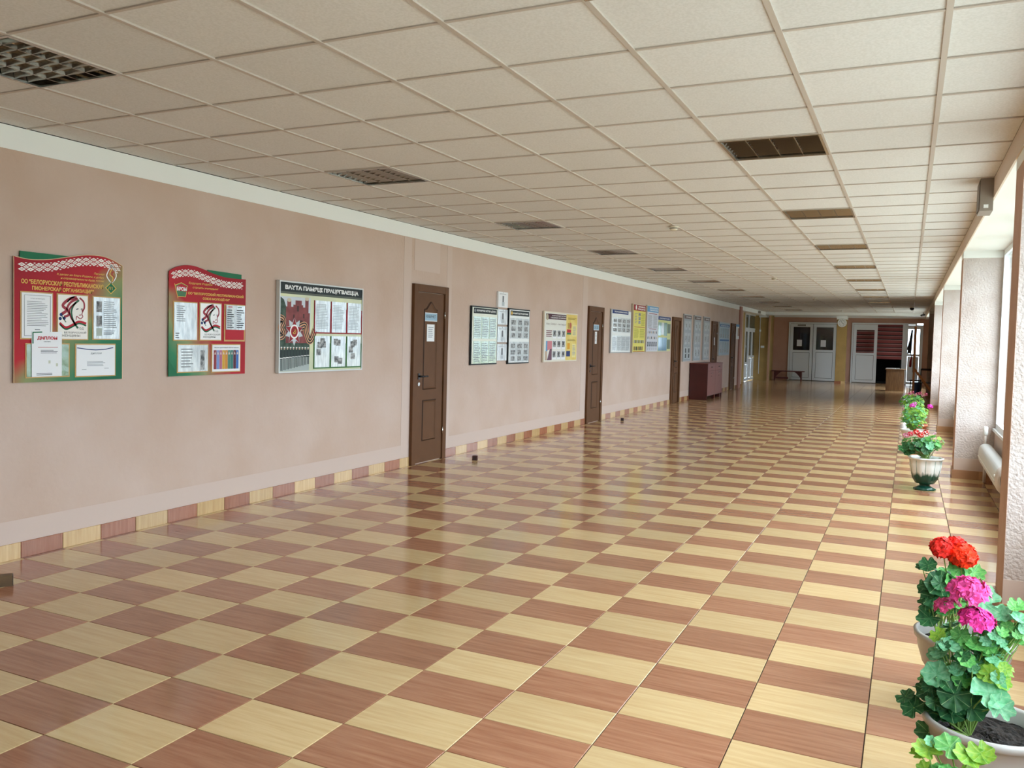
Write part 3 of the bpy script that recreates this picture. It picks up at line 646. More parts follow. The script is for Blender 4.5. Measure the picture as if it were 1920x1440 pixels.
B = grid_board(9.75, 1.125, .775, .768, 'dark-edged board with six green-tinted sheets, left of the four pinned sheets', BLK, mat('board_ivory', 'dfe3d2', .35), BLK, (.05, .735, .672, .742), 'ПОГРАНИЧНАЯ ЗАСТАВА «ДОЗОР»', [(.05, .735, .345, .63, 3, 't'), (.05, .735, .02, .31, 3, 't')], tint=GT)
star_b = MB(); star_b.disc((.085, .707, .027), .022, 16, GREY); star_b.build('round_emblem_print', None, B)
B = grid_board(10.885, 1.12, .74, .785, 'dark-edged board with six white photo sheets, right of the four pinned sheets', BLK, mat('board_white', 'e4e8e6', .35), BLK, (.05, .70, .685, .755), 'ЮНЫЙ ПОГРАНИЧНИК', [(.04, .71, .36, .65, 3, 'p'), (.04, .71, .03, .315, 3, 'p')])
star_b = MB(); star_b.disc((.09, .72, .027), .026, 16, GOLD); star_b.build('round_emblem_print', None, B)
for k, (za, zb, lb) in enumerate([(1.905, 2.118, 'topmost of the four white sheets pinned in a column between two boards'), (1.668, 1.877, 'second from the top of the four white sheets pinned in a column'), (1.425, 1.641, 'third from the top of the four white sheets pinned in a column'), (1.172, 1.399, 'lowest of the four white sheets pinned in a column between two boards')]):
    P_ = thing('paper_sheet', lb, 'paper', (XL, 10.53, za), WALLROT, 'sheets pinned between the two dark-edged boards')
    H_ = zb-za; MB().box(0, .31, 0, H_, .0265 if k else .001, .029, FOIL if k else PAPER).build('sheet', None, P_)
    b = MB(); zz = .0297; quad(b, .13, .18, H_*.25, H_*.75, zz, flat('figure_grey', '77797c')); quad(b, .115, .195, H_*.1, H_*.35, zz+.0003, flat('figure_pale', 'b6bfc4')); lines(b, .04, .27, H_*.82, H_*.9, 2, zz, GREY, rnd)
    b.build('sheet_print', None, P_); MB().disc((.155, H_-.012, .031), .006, 10).build('pin', BLACK, P_)

# ---- 6: cream board with nine photos and yellow side
B = board('notice_board', 'cream board with nine portrait photos and a yellow right third', 12.168, 1.125); W_, H_ = 1.46, .79
MB().box(0, W_, 0, H_, 0, .03, mat('board_cream_edge', 'd9d0bd', .4)).build('board_edge', None, B)
MB().box(.02, .93, .02, H_-.02, .03, .032, mat('board_offwhite', 'dcdcd2', .35)).build('board_face', None, B)
MB().box(.93, 1.44, .02, H_-.02, .03, .032, mat('board_yellow', 'd9bd4a', .4, var='e2cf78', scale=5)).build('yellow_face', None, B)
MB().box(.06, .925, .67, .755, .032, .033, flat('heading_maroon', '4a2430')).build('heading_band', None, B)
text('НАЦИОНАЛЬНЫЙ УЧАСТНИК', .3, .91, .718, .742, .0336, WH, B, .02); text('ГОРДИМСЯ И ПОМНИМ', .25, .91, .683, .706, .0336, WH, B, .02)
MB().disc((.11, .70, .034), .05, 20, flat('emblem_tan', 'b0a58c')).build('round_emblem_print', None, B)
text('Жыву ў Беларусі — тым ганаруся', .07, .91, .575, .615, .0328, flat('script_brown', '7a6a60'), B, .0, .2)
for r_ in range(3):
    for c_ in range(3):
        x_ = .345+c_*.195; y_ = [.37, .205, .04][r_]
        MB().box(x_, x_+.16, y_, y_+.135, .032, .0345, PAPER).build('photo_card', None, B)
        b = MB(); quad(b, x_+.012, x_+.148, y_+.03, y_+.127, .0352, PGREY); b.add([(x_+.08+.03*math.cos(t), y_+.085+.03*math.sin(t), .0356) for t in [PI*k/6 for k in range(12)]], [tuple(range(12))], flat('portrait_tone', '45423f')); b.build('photo_print', None, B)
b = MB(); z = .0328; lines(b, .08, .32, .39, .5, 4, z, flat('caption_maroon', '6d2d3a'), rnd, .1, .5)
quad(b, .08, .14, .17, .33, z, SKYB); b.add([(.14, .18, z), (.33, .21, z), (.33, .33, z), (.14, .33, z)], [(0, 1, 2, 3)], flat('pink_patch', 'c77f86')); b.add([(.14, .03, z+.0004), (.33, .03, z+.0004), (.33, .21, z+.0004), (.24, .2, z+.0004)], [(0, 1, 2, 3)], flat('mauve_patch', '6d4c5c')); quad(b, .05, .14, .03, .17, z, flat('tan_patch', 'b8a48f'))
b.build('left_artwork_print', None, B)
b = MB(); quad(b, .97, 1.16, .47, .525, z, RED); quad(b, .97, 1.16, .44, .467, z, GREEN); quad(b, 1.0, 1.16, .535, .63, z, flat('gold_tan', 'b79a46')); b.add([(1.13+.045*math.cos(t), .59+.05*math.sin(t), z+.0004) for t in [PI*k/8 for k in range(16)]], [tuple(range(16))], flat('coat_of_arms_tone', 'b5604c'))
quad(b, 1.22, 1.42, .41, .60, z, flat('paper_yellow', 'e4d792')); lines(b, 1.24, 1.4, .43, .58, 9, z+.0004, GREY, rnd); lines(b, 1.0, 1.4, .68, .72, 2, z, flat('dark_gold', '8a7326'), rnd); lines(b, 1.0, 1.4, .33, .37, 2, z, flat('dark_gold', '8a7326'), rnd)
quad(b, .96, 1.14, .08, .17, z, NAVY); quad(b, 1.0, 1.12, .2, .3, z, flat('amber', 'd89a24')); quad(b, 1.22, 1.4, .06, .29, z, flat('paper_yellow', 'e4d792')); lines(b, 1.24, 1.38, .09, .27, 8, z+.0004, GREY, rnd)
b.build('right_artwork_print', None, B)

# ---- 7: white board with eight sheets under a navy heading
PB = mat('board_white', 'e4e8e6', .35)
grid_board(15.47, 1.245, 1.27, .832, 'white board with navy heading, left of the tall yellow board', mat('edge_grey', 'a9adaf', .4), PB, NAVY, (.05, 1.07, .755, .825), 'ПРОФСОЮЗНАЯ ЖИЗНЬ', [(.08, 1.22, .4, .68, 4, 'p'), (.08, 1.22, .04, .33, 4, 't')])
# ---- 8: yellow civil-defence board
B = board('notice_board', 'tall yellow board with red heading and coloured paragraphs', 16.83, 1.241)
W_, H_ = .89, 1.0; MB().box(0, W_, 0, H_, 0, .04, mat('edge_beige', 'c2b8a6', .4)).build('board_edge', None, B); MB().box(.015, W_-.01, .015, H_-.015, .04, .042, mat('board_lemon', 'd8cf58', .4)).build('board_face', None, B)
MB().box(.015, W_-.01, .865, H_-.015, .042, .0432, DKR).build('heading_band', None, B); text('ПРАВИЛА', .35, .85, .93, .965, .0438, WH, B, .04); text('ПОВЕДЕНИЯ', .3, .85, .88, .915, .0438, WH, B, .04)
b = MB(); z = .0428; lines(b, .1, .3, .6, .82, 7, z, GREY, rnd, .4); 
for q in range(3): quad(b, .36, .52, .60+q*.08, .665+q*.08, z, PGREY)
lines(b, .56, .84, .56, .82, 12, z, flat('olive_print', '9a9a3a'), rnd, .1); lines(b, .08, .42, .3, .5, 9, z, flat('olive_print', '9a9a3a'), rnd, .2); lines(b, .48, .84, .3, .5, 9, z, flat('olive_print', '9a9a3a'), rnd, .2); stroke(b, [(.08, .53), (.84, .53)], .01, z, DKR)
for q in range(7): quad(b, .08+q*.11, .15+q*.11, .2, .26, z, BLK if q % 2 else GREY)
for q in range(5): quad(b, .08+q*.14, .17+q*.14, .05, .13, z, BLK if q % 2 else flat('sepia', '7d6040'))
stroke(b, [(.05, .02), (.86, .02)], .012, z, DKR); b.disc((.18, .93, .0445), .05, 14, WH); b.build('rules_print', None, B)
# ---- 9: pale board with blue heading
B = board('notice_board', 'tall pale board with light-blue heading and rows of black pictograms', 17.85, 1.252)
W_, H_ = .925, 1.005; MB().box(0, W_, 0, H_, 0, .035, mat('edge_beige', 'c2b8a6', .4)).build('board_edge', None, B); MB().box(.015, W_-.01, .015, H_-.015, .035, .037, mat('board_lilac', 'c4c8d2', .4)).build('board_face', None, B)
MB().box(.015, W_-.01, .865, H_-.015, .037, .0382, SKYB).build('heading_band', None, B); text('БЕЗОПАСНОСТЬ', .2, .88, .935, .965, .0388, WH, B, .03); text('В ШКОЛЕ И ДОМА', .2, .88, .885, .92, .0388, WH, B, .03)
b = MB(); z = .0378; stroke(b, [(.15, .83), (.8, .83)], .012, z, DKR); lines(b, .08, .42, .52, .8, 14, z, GREY, rnd, .2); lines(b, .5, .86, .52, .8, 14, z, GREY, rnd, .2); stroke(b, [(.2, .5), (.75, .5)], .01, z, DKR)
for r_ in range(2):
    for q in range(6): x_ = .08+q*.135; y_ = .40-r_*.12; b.add([(x_, y_, z), (x_+.07, y_+.01, z), (x_+.06, y_+.06, z), (x_+.02, y_+.05, z)], [(0, 1, 2, 3)], BLK if (q+r_) % 2 else flat('tan_patch', 'b8a48f'))
for q in range(5): x_ = .08+q*.165; quad(b, x_, x_+.09, .12, .22, z, BLK); quad(b, x_+.03, x_+.06, .15, .2, z+.0004, GREY); lines(b, x_, x_+.1, .04, .1, 3, z, GREY, rnd)
b.build('rules_print', None, B)
# ---- 10: green board with navy heading
GR = mat('green_sleeve', '5f8f78', .3, coat=1, bump=.6, bscale=14); BLU = mat('blue_sleeve', '4f8cad', .3, coat=1, bump=.6, bscale=14)
B = board('notice_board', 'short yellow-green board with navy heading, left of the ajar door', 18.79, 1.256); W_, H_ = 1.14, .805
MB().box(0, W_, 0, H_, 0, .025, mat('edge_beige', 'c2b8a6', .4)).build('board_edge', None, B); MB().box(.01, W_-.01, .01, H_-.01, .025, .027, mat('board_lime', 'c4c884', .4)).build('board_face', None, B)
MB().box(.01, W_-.03, .715, H_-.01, .027, .0282, NAVY).build('heading_band', None, B); text('КЛАССНЫЙ УГОЛОК', .12, 1.0, .735, .775, .0288, WH, B, .02)
for xa, xb, ya, yb, m_ in [(.03, .27, .36, .66, GR), (.29, .52, .38, .66, FOIL), (.54, .80, .36, .66, GR), (.84, 1.1, .42, .64, mat('dark_green_sleeve', '4a5f3c', .3)), (.05, .41, .02, .32, BLU), (.43, .80, .02, .32, BLU), (.84, 1.1, .06, .28, mat('dark_green_sleeve', '4a5f3c', .3))]:
    MB().box(xa, xb, ya, yb, .027, .031, m_).build('paper', None, B)
# ---- 11-13: three narrow grey boards
for k, (y0, lb) in enumerate([(21.23, 'grey narrow board right of the ajar door, first of three alike'), (22.37, 'grey narrow board in the middle of three alike above the maroon cabinet'), (23.52, 'grey narrow board next to the fourth door, last of three alike')]):
    z0 = .996+.004*k; GB = mat('board_steel', '8b949b', .4); B = board('notice_board', lb, y0, z0, 'three narrow grey boards'); W_, H_ = .82-.02*k, 1.19
    MB().box(0, W_, 0, H_, 0, .03, mat('edge_steel', 'a7a9a8', .35)).build('board_edge', None, B); MB().box(.02, W_-.02, .02, H_-.02, .03, .032, GB).build('board_face', None, B)
    MB().box(.03, W_-.03, 1.075, 1.16, .032, .0332, flat('heading_brown', ['70605c', '6f6c5e', '74684e'][k])).build('heading_band', None, B); text(['ОТЛИЧНИКИ', 'СПОРТ', 'ТВОРЧЕСТВО'][k], .2, W_-.12, 1.1, 1.135, .034, WH, B, .02)
    for ya, yb in [(.8, 1.02), (.43, .72), (.06, .36)]:
        for q in range(2):
            xa = .09+q*.35; MB().box(xa, xa+.28, ya, yb, .032, .036, FOIL).build('paper', None, B); b = MB()
            if ya < .1 and k == 0: quad(b, xa+.08, xa+.2, ya+.03, ya+.13, .0366, BLK); quad(b, xa+.08, xa+.2, ya+.16, ya+.27, .0366, BLK)
            else: quad(b, xa+.07, xa+.2, ya+.06, yb-.07, .0366, PGREY)
            b.build('paper_print', None, B)
# ---- 14: blue board
B = board('notice_board', 'blue board between the last two brown doors', 25.66, 1.1); W_, H_ = 1.6, 1.01
MB().box(0, W_, 0, H_, 0, .03, mat('edge_steel', 'a7a9a8', .35)).build('board_edge', None, B); MB().box(.03, W_-.03, .03, H_-.03, .03, .032, mat('board_pale_blue', '8fa9b8', .4)).build('board_face', None, B)
MB().box(.05, W_-.05, .87, .94, .032, .0335, flat('heading_blue', '3a6494')).build('heading_band', None, B); text('НАША ШКОЛЬНАЯ ЖИЗНЬ', .2, 1.4, .885, .92, .034, WH, B, .02); MB().box(.08, W_-.08, .44, .49, .032, .0335, flat('heading_blue', '3a6494')).build('middle_band', None, B)
for ya, yb in [(.52, .82), (.07, .41)]:
    for q in range(4):
        xa = .1+q*.36; MB().box(xa, xa+.29, ya, yb, .032, .036, mat('pale_blue_sleeve', 'aac3cf', .3, coat=1, bump=.6, bscale=14)).build('paper', None, B); b = MB(); quad(b, xa+.05, xa+.23, ya+.03, ya+.12, .0366, PGREY); b.build('paper_print', None, B)
# ---- 15: small white board past the last door
B = board('notice_board', 'small white board with blue heading, past the last brown door', 28.42, 1.62); MB().box(0, .54, 0, .48, 0, .02, mat('board_white', 'e4e8e6', .35)).build('board_face', None, B)
MB().box(0, .54, .4, .48, .02, .022, SKYB).build('heading_band', None, B); MB().box(.32, .5, .1, .36, .02, .023, flat('tan_card', 'a98463')).build('paper', None, B)

# ================================================================== CEILING LAMPS
def lamp_meshes():
    d = {}
    f = MB(); a, i = .297, .283
    for x0, x1, y0, y1 in [(0, .6, 0, .017), (0, .6, .583, .6), (0, .017, .017, .583), (.583, .6, .017, .583)]: f.box(x0, x1, y0, y1, -.006, .004)
    d['frame'] = f.mesh('frame'); d['frame'].materials.append(ALU)
    h = MB()
    for x0, x1, y0, y1 in [(.012, .588, .012, .016), (.012, .588, .584, .588), (.012, .016, .012, .588), (.584, .588, .012, .588)]: h.box(x0, x1, y0, y1, .0, .085)
    h.box(.012, .588, .012, .588, .083, .087); d['housing'] = h.mesh('housing'); d['housing'].materials.append(LOUV)
    def vb(w, t0, t1, L_):      # wedge blade: thin below, wide above, concave sides
        b = MB(); pr = [(-t0, 0), (-t0*1.5, .018), (-t1*.6, .036), (-t1, .05), (t1, .05), (t1*.6, .036), (t0*1.5, .018), (t0, 0)]
        n = len(pr); vs = [(x, 0, z) for x, z in pr]+[(x, L_, z) for x, z in pr]
        b.add(vs, [(k, (k+1) % n, n+(k+1) % n, n+k) for k in range(n)], None); return b
    d['long_blade'] = vb(0, .003, .03, .566).mesh('long_blade'); d['long_blade'].materials.append(LOUV)
    c = MB()
    for q in range(4):
        for k in range(1, 8):
            y = .017+.566*k/8; x0 = .02+q*.1415; x1 = x0+.1355
            c.add([(x0, y-.001, .002), (x1, y-.001, .002), (x1, y+.001, .002), (x0, y+.001, .002), (x0, y-.013, .045), (x1, y-.013, .045), (x1, y+.013, .045), (x0, y+.013, .045)],
                  [(0, 1, 2, 3), (0, 1, 5, 4), (2, 3, 7, 6), (4, 5, 6, 7)], None)
    d['cross_blades'] = c.mesh('cross_blades'); d['cross_blades'].materials.append(LOUV)
    t = MB().tube([(0, .03, 0), (0, .57, 0)], .013, 10); d['tube'] = t.mesh('tube'); d['tube'].materials.append(mat('lamp_tube', 'e8e8e4', .3))
    fl = MB().box(.017, .583, .017, .583, -.002, .004); d['diffuser'] = fl.mesh('diffuser'); d['diffuser'].materials.append(mat('frosted_panel', 'f4f6f4', .4))
    return d
LM = lamp_meshes()
ORD = ['first', 'second', 'third', 'fourth', 'fifth', 'sixth', 'seventh', 'eighth', 'ninth', 'tenth', 'eleventh']
for side, c in (('left', -2), ('right', 3)):
    for k, r in enumerate(range(0, 55, 5)):
        flatp = side == 'right' and r >= 45
        lb = ('bright frosted square ceiling panel, %s one near the far end' % ('nearer' if r == 45 else 'farther')) if flatp else 'recessed ceiling light with metal louvre, %s of the %s row from the camera' % (ORD[k], side)
        T = thing('ceiling_light', lb, 'ceiling light', (CX+.6*c, CY+.6*r, ZC), (0, 0, 0), 'ceiling lights, %s row' % side)
        link('frame', LM['frame'], T); link('housing', LM['housing'], T)
        if flatp: link('diffuser', LM['diffuser'], T); continue
        for q in range(1, 4): link('long_blade', LM['long_blade'], T, (.017+.1415*q, .017, .003))
        link('cross_blades', LM['cross_blades'], T, kind='stuff')
        for q in range(4): link('tube', LM['tube'], T, (.088+.1415*q, 0, .066))
for k, y in enumerate((9.22, 16.9, 24.6)):
    T = thing('smoke_detector', '%s white round smoke detector on the ceiling centre line' % ['nearest', 'middle', 'farthest'][k], 'smoke detector', (-2.34, y, ZC), (PI, 0, 0), 'smoke detectors')
    MB().lathe([(.05, 0), (.052, .012), (.045, .016)], 24).build('base', mat('detector_ivory', 'ddd6c4', .5), T)
    MB().lathe([(.043, .014), (.042, .03), (.034, .042), (.0, .045)], 24).build('sensor_head', mat('detector_ivory', 'ddd6c4', .5), T)
    MB().lathe([(.0435, .018), (.0445, .022), (.0435, .026)], 24).build('vent_ring', mat('vent_dark', '55504a', .6), T)
T = thing('dome_camera', 'dark dome camera hanging from the ceiling near the far right', 'camera', (.03, 29.4, ZC), (PI, 0, 0))
MB().lathe([(.055, 0), (.055, .03), (.04, .04)], 20).build('mount', mat('detector_ivory', 'ddd6c4', .5), T); MB().lathe([(.06, .04), (.062, .07), (.045, .1), (0, .12)], 20).build('dome', BLACK, T)
T = thing('bullet_camera', 'small dark bullet camera in the far right ceiling corner', 'camera', (.40, 34.2, ZC), (0, 0, 0))
MB().tube([(0, 0, 0), (0, 0, -.08)], .012).build('bracket', BLACK, T); MB().tube([(-.06, -.1, -.11), (.04, .06, -.08)], .035, 12).build('body', BLACK, T)
T = thing('motion_sensor', 'small white sensor at the far end of the ceiling', 'sensor', (-2.2, 32.8, ZC), (PI, 0, 0)); MB().lathe([(.04, 0), (.04, .02), (.03, .045), (0, .055)], 16).build('body', WHITE, T)
T = thing('beam_speaker', 'grey box-shaped loudspeaker on the beam above the right pillars', 'speaker', (XR-.012, 7.35, 2.50)); SPK = mat('speaker_grey', '8a7f74', .5)
MB().box(-.085, 0, -.14, .14, 0, .235, SPK).build('cabinet', None, T); MB().box(-.09, -.085, -.125, .125, .015, .22, mat('speaker_grille', '6f675f', .6)).build('grille', None, T); MB().box(-.06, -.03, -.143, -.14, .02, .045, WHITE).build('badge', None, T)
MB().box(-.07, .0, -.06, .06, .2345, .238, mat('speaker_dark', '352d27', .5)).build('top_bracket', None, T)
T = thing('wall_sensor', 'small grey sensor on the white trim above the glazed left door', 'sensor', (XL-.015, 33.0, 2.62), WALLROT); MB().box(0, .35, 0, .09, 0, .05, mat('speaker_grey', '8a7f74', .5)).build('body', None, T)
# ================================================================== FAR DOORS
def pvc_leaf(par, x0, x1, z0, z1, zp0, zp1, zz, paper=None, glassm=None):
    """leaf with a pane between zp0 and zp1 and a recessed lower panel"""
    f = MB(); e = .11; d = .05
    f.box(x0, x0+e, z0, z1, zz-d, zz).box(x1-e, x1, z0, z1, zz-d, zz).box(x0+e, x1-e, z1-(z1-zp1), z1, zz-d, zz).box(x0+e, x1-e, zp0-.09, zp0, zz-d, zz).box(x0+e, x1-e, z0, z0+.1, zz-d, zz)
    lf = f.build('door_leaf', PVC, par)
    MB().box(x0+e+.012, x1-e-.012, z0+.112, zp0-.102, zz-.035, zz-.012, PVC).build('lower_panel', None, lf)
    MB().box(x0+e, x1-e, zp0, zp1, zz-.03, zz-.025, glassm or glass()).build('pane', None, lf)
    if paper: MB().box(paper[0], paper[0]+.2, paper[1], paper[1]+.27, zz-.023, zz-.02, PAPER).build('paper_notice', None, lf)
    return lf
D = thing('door_6', 'white far double door with dark panes, left of the clock column', None, (-4.50, YF-.01, 0), FARROT, kind='structure')
MB().box(-.04, .02, 0, 2.42, 0, .05).box(1.82, 1.88, 0, 2.42, 0, .05).box(.02, 1.82, 2.36, 2.42, 0, .05).build('door_frame', PVC, D)
lf = pvc_leaf(D, .03, .91, .02, 2.35, 1.26, 2.22, .03, (.29, 1.42)); MB().box(.3, .62, 2.26, 2.33, .03, .038, mat('plate_grey', '8a8c88', .5)).build('sign_plate', None, lf)
lf = pvc_leaf(D, .93, 1.81, .02, 2.35, 1.29, 2.22, .03, (1.22, 1.42)); MB().box(.95, .99, .95, 1.15, .03, .06, PVC).tube([(.97, 1.02, .06), (1.07, 1.02, .06)], .01).build('door_handle', PVC, lf)
D = thing('door_7', 'white far double door standing open, right of the clock column', None, (-2.11, YF-.01, 0), FARROT, kind='structure')
MB().box(0, .06, 0, 2.43, 0, .05).box(2.3, 2.36, 0, 2.43, 0, .05).box(.06, 2.3, 2.37, 2.43, 0, .05).box(1.86, 1.94, 0, 2.37, 0, .05).build('door_frame', PVC, D)
pvc_leaf(D, .07, .95, .02, 2.36, 1.22, 2.14, .03)
lf = pvc_leaf(D, 1.94, 2.58, .02, 2.36, 1.22, 2.2, .03); D['kind'] = 'structure'
# slatted shutter and dark lobby behind the open leaf
T = thing('slatted_shutter', 'red slatted shutter seen through the open far door', 'shutter', (-2.2, 38.35, 0), FARROT); SL = mat('slat_red', '93403c', .5, pervar=.15)
for k in range(9):
    MB().box(0, 1.95, .98+k*.165, 1.09+k*.165, 0, .05, SL).build('slat', None, T)
    MB().box(0, 1.95, 1.09+k*.165, 1.112+k*.165, -.01, .06, mat('slat_edge', 'c79a92', .5)).build('slat_edge', None, T)
MB().box(0, .05, 0, 2.6, -.06, -.01, DARK).box(1.9, 1.95, 0, 2.6, -.06, -.01, DARK).build('post', None, T)
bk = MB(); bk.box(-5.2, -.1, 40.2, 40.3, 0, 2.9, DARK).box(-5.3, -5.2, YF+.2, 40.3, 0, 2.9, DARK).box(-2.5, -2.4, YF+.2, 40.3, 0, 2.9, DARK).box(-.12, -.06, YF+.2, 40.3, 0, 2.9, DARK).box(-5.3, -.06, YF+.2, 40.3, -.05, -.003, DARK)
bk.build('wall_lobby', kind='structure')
# clock
T = thing('wall_clock', 'round white wall clock on the ochre column between the double doors', 'clock', (-2.375, 35.93, 2.37), FARROT)
MB().lathe([(.165, 0), (.168, .03), (.158, .04), (.145, .032)], 40).build('rim', mat('clock_white', 'e9e9e4', .3), T)
MB().disc((0, 0, .028), .15, 40).build('dial', mat('clock_white', 'e9e9e4', .3), T)
b = MB()
for k in range(12): a = 2*PI*k/12; stroke(b, [(.115*math.sin(a), .115*math.cos(a)), (.132*math.sin(a), .132*math.cos(a))], .01, .0288, BLK)
for k, s_ in enumerate(['12', '1', '2', '3', '4', '5', '6', '7', '8', '9', '10', '11']):
    a = 2*PI*k/12; x_, y_ = .095*math.sin(a), .095*math.cos(a); text(s_, x_-.008*len(s_), x_+.008*len(s_), y_-.01, y_+.01, .0288, BLK, T, .02, into=b)
b.build('hour_marks', None, T)
MB().box(-.006, .006, -.02, .075, .03, .032, BLACK).build('hour_hand', None, T).rotation_euler = (0, 0, -2.2)
MB().box(-.004, .004, -.02, .11, .033, .035, BLACK).build('minute_hand', None, T).rotation_euler = (0, 0, .5)
# white glazed door in the recess
D = thing('door_8', 'white glazed door with transom in the left recess', None, (-5.72, 34.0, 0), WALLROT, kind='structure')
MB().box(0, .06, 0, 2.66, -.03, .03).box(2.54, 2.6, 0, 2.66, -.03, .03).box(.06, 2.54, 2.6, 2.66, -.03, .03).box(.06, 2.54, 2.03, 2.1, -.03, .03).box(.8, .87, .0, 2.6, -.03, .03).build('door_frame', PVC, D)
DG = mat('dark_pane', '58625f', .08)
for x0, x1 in ((.06, .8), (.87, 2.54)): MB().box(x0, x1, 2.1, 2.6, -.01, 0, DG).build('transom_pane', None, D)
pvc_leaf(D, .06, .8, .02, 2.03, .75, 1.95, .02, None, DG); pvc_leaf(D, .88, 1.7, .02, 2.03, 1.0, 1.95, .02, None, DG); lf = pvc_leaf(D, 1.71, 2.53, .02, 2.03, 1.0, 1.95, .02, None, DG)
MB().tube([(1.78, 1.0, .02), (1.78, 1.0, .07), (1.9, 1.0, .07)], .012).build('door_handle', ALU, lf)
# conduit with switch and socket on the ochre wall
T = thing('wall_conduit', 'thin white conduit with a junction box on the ochre wall', 'conduit', (-5.50, 36.295, 0), FARROT)
MB().box(-.012, .012, .25, 2.6, 0, .014).build('duct', WHITE, T); MB().box(-.03, .04, 1.98, 2.06, 0, .03).build('junction_box', WHITE, T)
T = thing('light_switch', 'small white light switch on the ochre wall', 'switch', (-5.38, 36.295, 1.36), FARROT); MB().box(-.07, .07, -.045, .045, 0, .012).build('plate', WHITE, T); MB().box(-.03, .03, -.03, .03, .012, .018).build('rocker', WHITE, T)

# ================================================================== FURNITURE AT THE FAR END
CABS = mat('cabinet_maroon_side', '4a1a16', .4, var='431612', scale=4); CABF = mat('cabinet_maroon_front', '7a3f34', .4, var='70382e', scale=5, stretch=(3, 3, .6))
T = thing('cabinet', 'low maroon cabinet with two doors against the left wall', 'cabinet', (XL+.02, 22.1, 0)); CW, CL_, CH = .46, 1.9, .95
MB().box(0, CW, 0, .02, 0, CH-.02, CABS).build('side_panel', None, T); MB().box(0, CW, CL_-.02, CL_, 0, CH-.02, CABS).build('side_panel', None, T)
MB().box(0, CW+.01, -.01, CL_+.01, CH-.02, CH, CABF).build('top', None, T); MB().box(0, CW-.02, .02, CL_-.02, .1, .12, CABS).build('bottom_board', None, T); MB().box(0, .015, .02, CL_-.02, .12, CH-.02, CABS).build('back_panel', None, T)
MB().box(CW-.02, CW, .93, .97, .0, CH-.02, CABF).build('divider', None, T)
for k, (a, c) in enumerate([(.022, .928), (.972, 1.878)]):
    d = MB().box(CW-.018, CW+.001, a, c, .12, CH-.2, CABF).build('door', None, T)
    w_ = MB().box(CW-.018, CW+.001, a, c, CH-.195, CH-.025, CABF).build('drawer', None, T); m_ = (a+c)/2
    MB().tube([(CW, m_-.06, CH-.1), (CW+.025, m_-.06, CH-.1), (CW+.025, m_+.06, CH-.1), (CW, m_+.06, CH-.1)], .007).build('handle', BLACK, w_)
    MB().tube([(CW, m_-.06, CH-.26), (CW+.025, m_-.06, CH-.26), (CW+.025, m_+.06, CH-.26), (CW, m_+.06, CH-.26)], .007).build('handle', ALU, d)
    MB().lathe([(.014, 0), (.012, .006), (0, .007)], 12).build('lock', BLACK, d, (CW+.001, m_, CH-.34)).rotation_euler = (0, PI/2, 0)
for y_ in (.95, 1.72): MB().box(CW-.09, CW-.02, y_, y_+.1, 0, .1, CABS).build('foot', None, T)
BR_ = mat('bench_red', '5e1f1b', .45, var='521a17', scale=6)
T = thing('bench', 'long low dark-red bench against the far wall', 'bench', (-5.08, 37.05, 0))
MB().box(0, 1.28, -.14, .14, .36, .40, BR_).build('seat', None, T)
for x_ in (.12, 1.16):
    MB().prism([(x_-.02, 0), (x_+.02, 0), (x_+.02, .36), (x_-.02, .36)], -.12, .12, BR_).build('leg', None, T).rotation_euler = (PI/2, 0, 0)
for s_, x_ in ((1, .14), (-1, 1.14)):
    pts = [(x_, .36), (x_, .1)]+[(x_+s_*.3*t, .1+.26*math.sin(t*PI/2)) for t in (.25, .5, .75, 1)]
    if s_ < 0: pts = pts[::-1]
    MB().prism(pts, -.015, .015, BR_).build('bracket', None, T).rotation_euler = (PI/2, 0, 0)
MB().box(.14, .65, -.02, .02, .06, .14, BR_).build('stretcher', None, T)
T = thing('desk', 'small light-wood desk standing near the far doors', 'desk', (-.69, 31.75, 0))
MB().box(0, .64, -.03, .62, .72, .745, WOOD).build('top', None, T); MB().box(.03, .58, .0, .02, 0, .72, WOOD).build('front_panel', None, T)
for x_ in (.03, .56): MB().box(x_, x_+.02, .02, .56, 0, .72, WOOD).build('side_panel', None, T)
T = thing('paper_stack', 'stack of white papers on the wooden desk', 'papers', (-.70, 31.8, .746))
for k in range(3): MB().box(.02+.01*k, .33-.005*k, .02, .24, .009*k, .009*k+.007, PAPER).build('sheet', None, T)
T = thing('folder', 'dark green folder beside the papers on the desk', 'folder', (-.42, 31.95, .746)); MB().box(0, .17, 0, .24, 0, .012, mat('folder_green', '46584f', .5)).build('cover', None, T); MB().box(.005, .165, .005, .235, .012, .02, PAPER).build('sheets', None, T)
